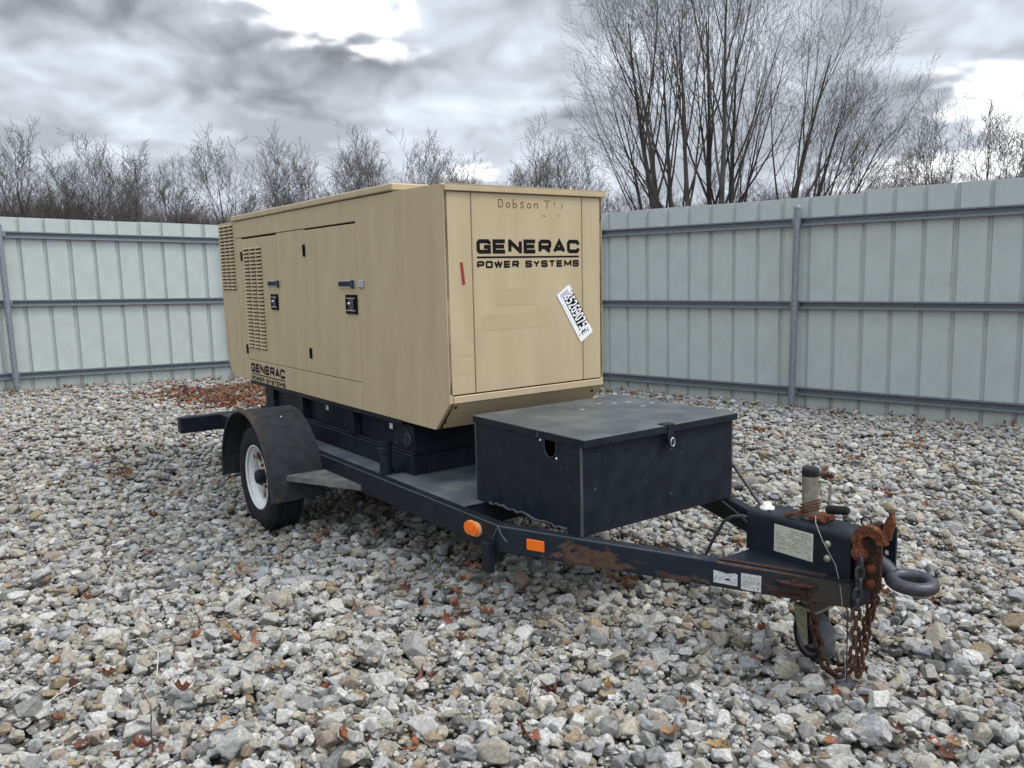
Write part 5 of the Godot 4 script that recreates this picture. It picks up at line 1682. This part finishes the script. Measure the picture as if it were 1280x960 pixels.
func litter() -> void:
	var r := RandomNumberGenerator.new(); r.seed = 515
	var shapes := []
	for i in 6:
		shapes.append(leaf_mesh(40 + i, [0.5, 1.2, 1.9, 0.9, 1.5, 0.7][i], [0.3, 0.8, 1.2, 0.6, -0.6, 1.0][i]))
	var form := ["flat", "half-curled", "tightly curled", "creased", "arched", "folded"]
	var hue := ["red-brown", "rust-brown", "tan", "dark brown", "yellow-tan"]
	var marks := [[Vector2(0.5, 1.9), "caster wheel"], [Vector2(-0.4, -1.77), "trailer wheel"], [Vector2(-0.15, 0.43), "oval marker light"], [Vector2(-0.07, 0.82), "amber reflector"], [Vector2(0.55, 2.25), "tow ring"], [Vector2(6.94, -2.7), "right fence post"], [Vector2(-1.08, -10.4), "left fence post"], [Vector2(-0.48, -3.67), "rear bumper end"]]
	var eye := Vector2(-2.289, 3.716); var fwd := Vector2(0.588, -0.809); var rt := Vector2(0.809, 0.588)
	var seen := {}
	var made := 0
	while made < 135:
		var f := 2.5 + 8.0 * pow(r.randf(), 1.8)
		var s := r.randf_range(-0.6, 0.6) * f
		var p := eye + fwd * f + rt * s
		# fewer in the sheltered strip under the trailer
		if p.x > -0.1 and p.x < 1.2 and p.y < 1.2 and p.y > -3.6:
			continue
		if p.y < -10.2 or (p.x - 6.277) * 0.97583 - (p.y + 5.617) * 0.21852 > -0.1:
			continue
		var k := r.randi() % 6
		var h: int = [0, 0, 1, 1, 1, 2, 3, 3, 4][r.randi() % 9]
		var bestd := 1e9; var near_name := ""; var away := Vector2.ZERO
		for m in marks:
			var dd: float = p.distance_to(m[0])
			if dd < bestd:
				bestd = dd; near_name = m[1]; away = p - m[0]
		var side := "right" if away.dot(rt) > absf(away.dot(fwd)) else ("left" if away.dot(rt) < -absf(away.dot(fwd)) else ("behind" if away.dot(fwd) > 0 else "front"))
		var rel := {"right": "to the right of", "left": "to the left of", "behind": "behind", "front": "in front of"}[side] as String
		var size := r.randf_range(0.055, 0.1)
		var label := "%s %s %s leaf on gravel %s the %s" % [("small" if size < 0.07 else ("middling" if size < 0.085 else "large")), form[k], hue[h], rel, near_name]
		if seen.has(label):
			continue
		seen[label] = true
		var o := MeshInstance3D.new()
		o.name = numbered("fallen_leaf", self); o.mesh = shapes[k]
		o.set_surface_override_material(0, M["leaf_%d" % h])
		add_child(o, true)
		tag(o, label, "leaf", "fallen leaves on the gravel")
		var bs := Basis(Vector3(r.randf_range(-1, 1), 0, r.randf_range(-1, 1)).normalized(), r.randfn(0, 0.6)) * Basis(Vector3.UP, r.randf() * TAU)
		o.transform = Transform3D(bs.scaled(Vector3.ONE * size), Vector3(p.x, ground_y(p.x, p.y) - 0.05 + heap_at(p.x, p.y) + 0.002, p.y))
		made += 1
	# drift of leaf litter behind the trailer and bits along the fences
	var bits := []
	for i in 2600:
		var t := r.randf()
		var c := Vector2(lerpf(0.5, 2.3, t), lerpf(-8.6, -8.2, t)) + Vector2(r.randfn(0, 0.3), r.randfn(0, 0.4))
		if r.randf() < 0.35:
			c = Vector2(1.1, -7.3) + Vector2(r.randfn(0, 0.3), r.randfn(0, 0.45))
		bits.append(c)
	for i in 330:
		bits.append(Vector2(r.randf_range(-3.5, 5.0), -10.3 + absf(r.randfn(0, 0.25))))
	for i in 260:
		var s := r.randf_range(-4.5, 6.0)
		var q := Vector2(6.277, -5.617) + Vector2(0.2185, 0.9758) * s + Vector2(-0.976, 0.2185) * (0.1 + absf(r.randfn(0, 0.25)))
		bits.append(q)
	for i in 44:                       # small clots among the stones
		var f := 3.5 + 7.0 * r.randf()
		var q: Vector2 = eye + fwd * f + rt * r.randf_range(-0.58, 0.58) * f
		if q.y < -10.2 or (q.x - 6.277) * 0.97583 - (q.y + 5.617) * 0.21852 > -0.1:
			continue
		for j in r.randi_range(4, 16):
			bits.append(q + Vector2(r.randfn(0, 0.07), r.randfn(0, 0.07)))
	var mm := MultiMesh.new()
	mm.transform_format = MultiMesh.TRANSFORM_3D; mm.use_colors = true; mm.mesh = shapes[1]; mm.instance_count = bits.size()
	for i in bits.size():
		var p: Vector2 = bits[i]
		var bs := Basis(Vector3(r.randf_range(-1, 1), r.randf_range(-0.3, 0.3), r.randf_range(-1, 1)).normalized(), r.randfn(0, 0.7)) * Basis(Vector3.UP, r.randf() * TAU)
		mm.set_instance_transform(i, Transform3D(bs.scaled(Vector3.ONE * r.randf_range(0.035, 0.085)), Vector3(p.x, ground_y(p.x, p.y) - 0.05 + heap_at(p.x, p.y) + r.randf_range(0.0, 0.02), p.y)))
		var c: Color = LEAVES[[0, 0, 1, 1, 2, 3, 3][r.randi() % 7]]
		mm.set_instance_color(i, c * r.randf_range(0.7, 1.15))
	var o2 := MultiMeshInstance3D.new()
	o2.name = "leaf_litter"; o2.multimesh = mm; o2.material_override = M.litter
	o2.set_meta("kind", "stuff"); o2.set_meta("label", "rust-brown drift of broken dry leaves behind the trailer and along the fences")
	add_child(o2, true)
	# dry grass along the left fence
	var gb := MB.new()
	for i in 5:
		var d := Vector3(r.randf_range(-0.4, 0.4), 1, r.randf_range(-0.4, 0.4)).normalized()
		gb.tube(PackedVector3Array([Vector3.ZERO, d * 0.5, d * 0.8 + Vector3(r.randf_range(-0.2, 0.2), 0.2, 0)]), PackedFloat32Array([0.012, 0.009, 0.003]), 3, false, false)
	var gs := []
	for i in 420:
		gs.append(Vector3(r.randf_range(-3.0, 4.5), 0, -10.38 + absf(r.randfn(0, 0.1))))
	for i in 160:
		gs.append(Vector3(r.randfn(1.2, 0.7), 0, r.randfn(-8.4, 0.5)))
	for i in 60:
		var s := r.randf_range(-4.0, 6.0)
		gs.append(Vector3(6.277 + 0.2185 * s - 0.15, 0, -5.617 + 0.9758 * s))
	var gm := MultiMesh.new()
	gm.transform_format = MultiMesh.TRANSFORM_3D; gm.mesh = gb.mesh(); gm.instance_count = gs.size()
	for i in gs.size():
		var p: Vector3 = gs[i]
		gm.set_instance_transform(i, Transform3D(Basis(Vector3.UP, r.randf() * TAU).scaled(Vector3.ONE * r.randf_range(0.06, 0.17)), Vector3(p.x, ground_y(p.x, p.z) - 0.04, p.z)))
	var o3 := MultiMeshInstance3D.new()
	o3.name = "dry_grass"; o3.multimesh = gm; o3.material_override = M.dry_grass
	o3.set_meta("kind", "stuff"); o3.set_meta("label", "short dead grass along the foot of the fences")
	add_child(o3, true)
	# dead weed stalks
	var stalks := [[-1.78, 0.95, 0.2, "near the bent straw, in the left foreground"], [-2.55, -2.2, 0.28, "far left, level with the trailer wheel"], [-1.32, -0.1, 0.16, "left of the oval marker light, midway to the bent straw"], [-0.6, 1.45, 0.17, "in the middle foreground before the amber reflector"], [-1.75, -3.3, 0.2, "left of the rear bumper end"], [7.2, -2.2, 0.5, "thin, leaning on the right fence beside its post"], [6.75, -2.1, 0.22, "with a rusty leaf, at the foot of the right fence"], [0.62, 2.75, 0.12, "just right of the tow ring, low in the stones"]]
	for w in stalks:
		var g := ground_y(w[0], w[1]) - 0.05 + heap_at(w[0], w[1]) * 0.5
		var st := thing("dead_weed", "dead brown weed stalk " + w[3], "weed", Vector3(w[0], g, w[1]), "dead weed stalks in the gravel")
		var b := MB.new()
		var pts := PackedVector3Array([Vector3.ZERO]); var p := Vector3.ZERO; var d := Vector3.UP
		for k in 5:
			d = (d + Vector3(r.randf_range(-1, 1), 0.4, r.randf_range(-1, 1)) * 0.18).normalized(); p += d * w[2] / 5; pts.append(p)
		b.tube(pts, PackedFloat32Array([0.003, 0.0028, 0.0024, 0.002, 0.0016, 0.001]), 5)
		part("stem", b, "weed_stem", st, "", false)
		b = MB.new()
		for k in 4:
			var e := (d + Vector3(r.randf_range(-1, 1), 0.2, r.randf_range(-1, 1))).normalized()
			b.tube(PackedVector3Array([pts[2 + k % 4], pts[2 + k % 4] + e * w[2] * 0.2]), PackedFloat32Array([0.0016, 0.0008]), 4, false, false)
		part("twig", b, "weed_stem", st, "", false)
	# pale bent straw lying among the stones
	var sy := func(x: float, z: float) -> float: return ground_y(x, z) - 0.05 + heap_at(x, z) + 0.008
	var s1 := thing("straw", "pale bent straw arching over the stones, left foreground", "straw", Vector3(-1.62, -0.83, 0.1))
	var b := MB.new()
	var pp := PackedVector3Array()
	for q in [[-1.745, -0.035], [-1.68, -0.085], [-1.637, -0.101], [-1.6, -0.03], [-1.572, 0.08], [-1.59, 0.24], [-1.63, 0.37], [-1.668, 0.474]]:
		pp.append(Vector3(q[0], sy.call(q[0], q[1]) + 0.012, q[1]))
	b.tube(pp, PackedFloat32Array([0.0022]), 5)
	part("stalk", b, "straw", s1)
	var s2 := thing("straw", "short pale straight straw on the gravel near the left edge", "straw", Vector3(-1.96, -0.83, 0.3))
	b = MB.new()
	b.tube(PackedVector3Array([Vector3(-2.04, sy.call(-2.04, 0.36) + 0.004, 0.36), Vector3(-1.97, sy.call(-1.97, 0.3) + 0.012, 0.3), Vector3(-1.88, sy.call(-1.88, 0.24) + 0.01, 0.24)]), PackedFloat32Array([0.0022]), 5)
	part("stalk", b, "straw", s2)
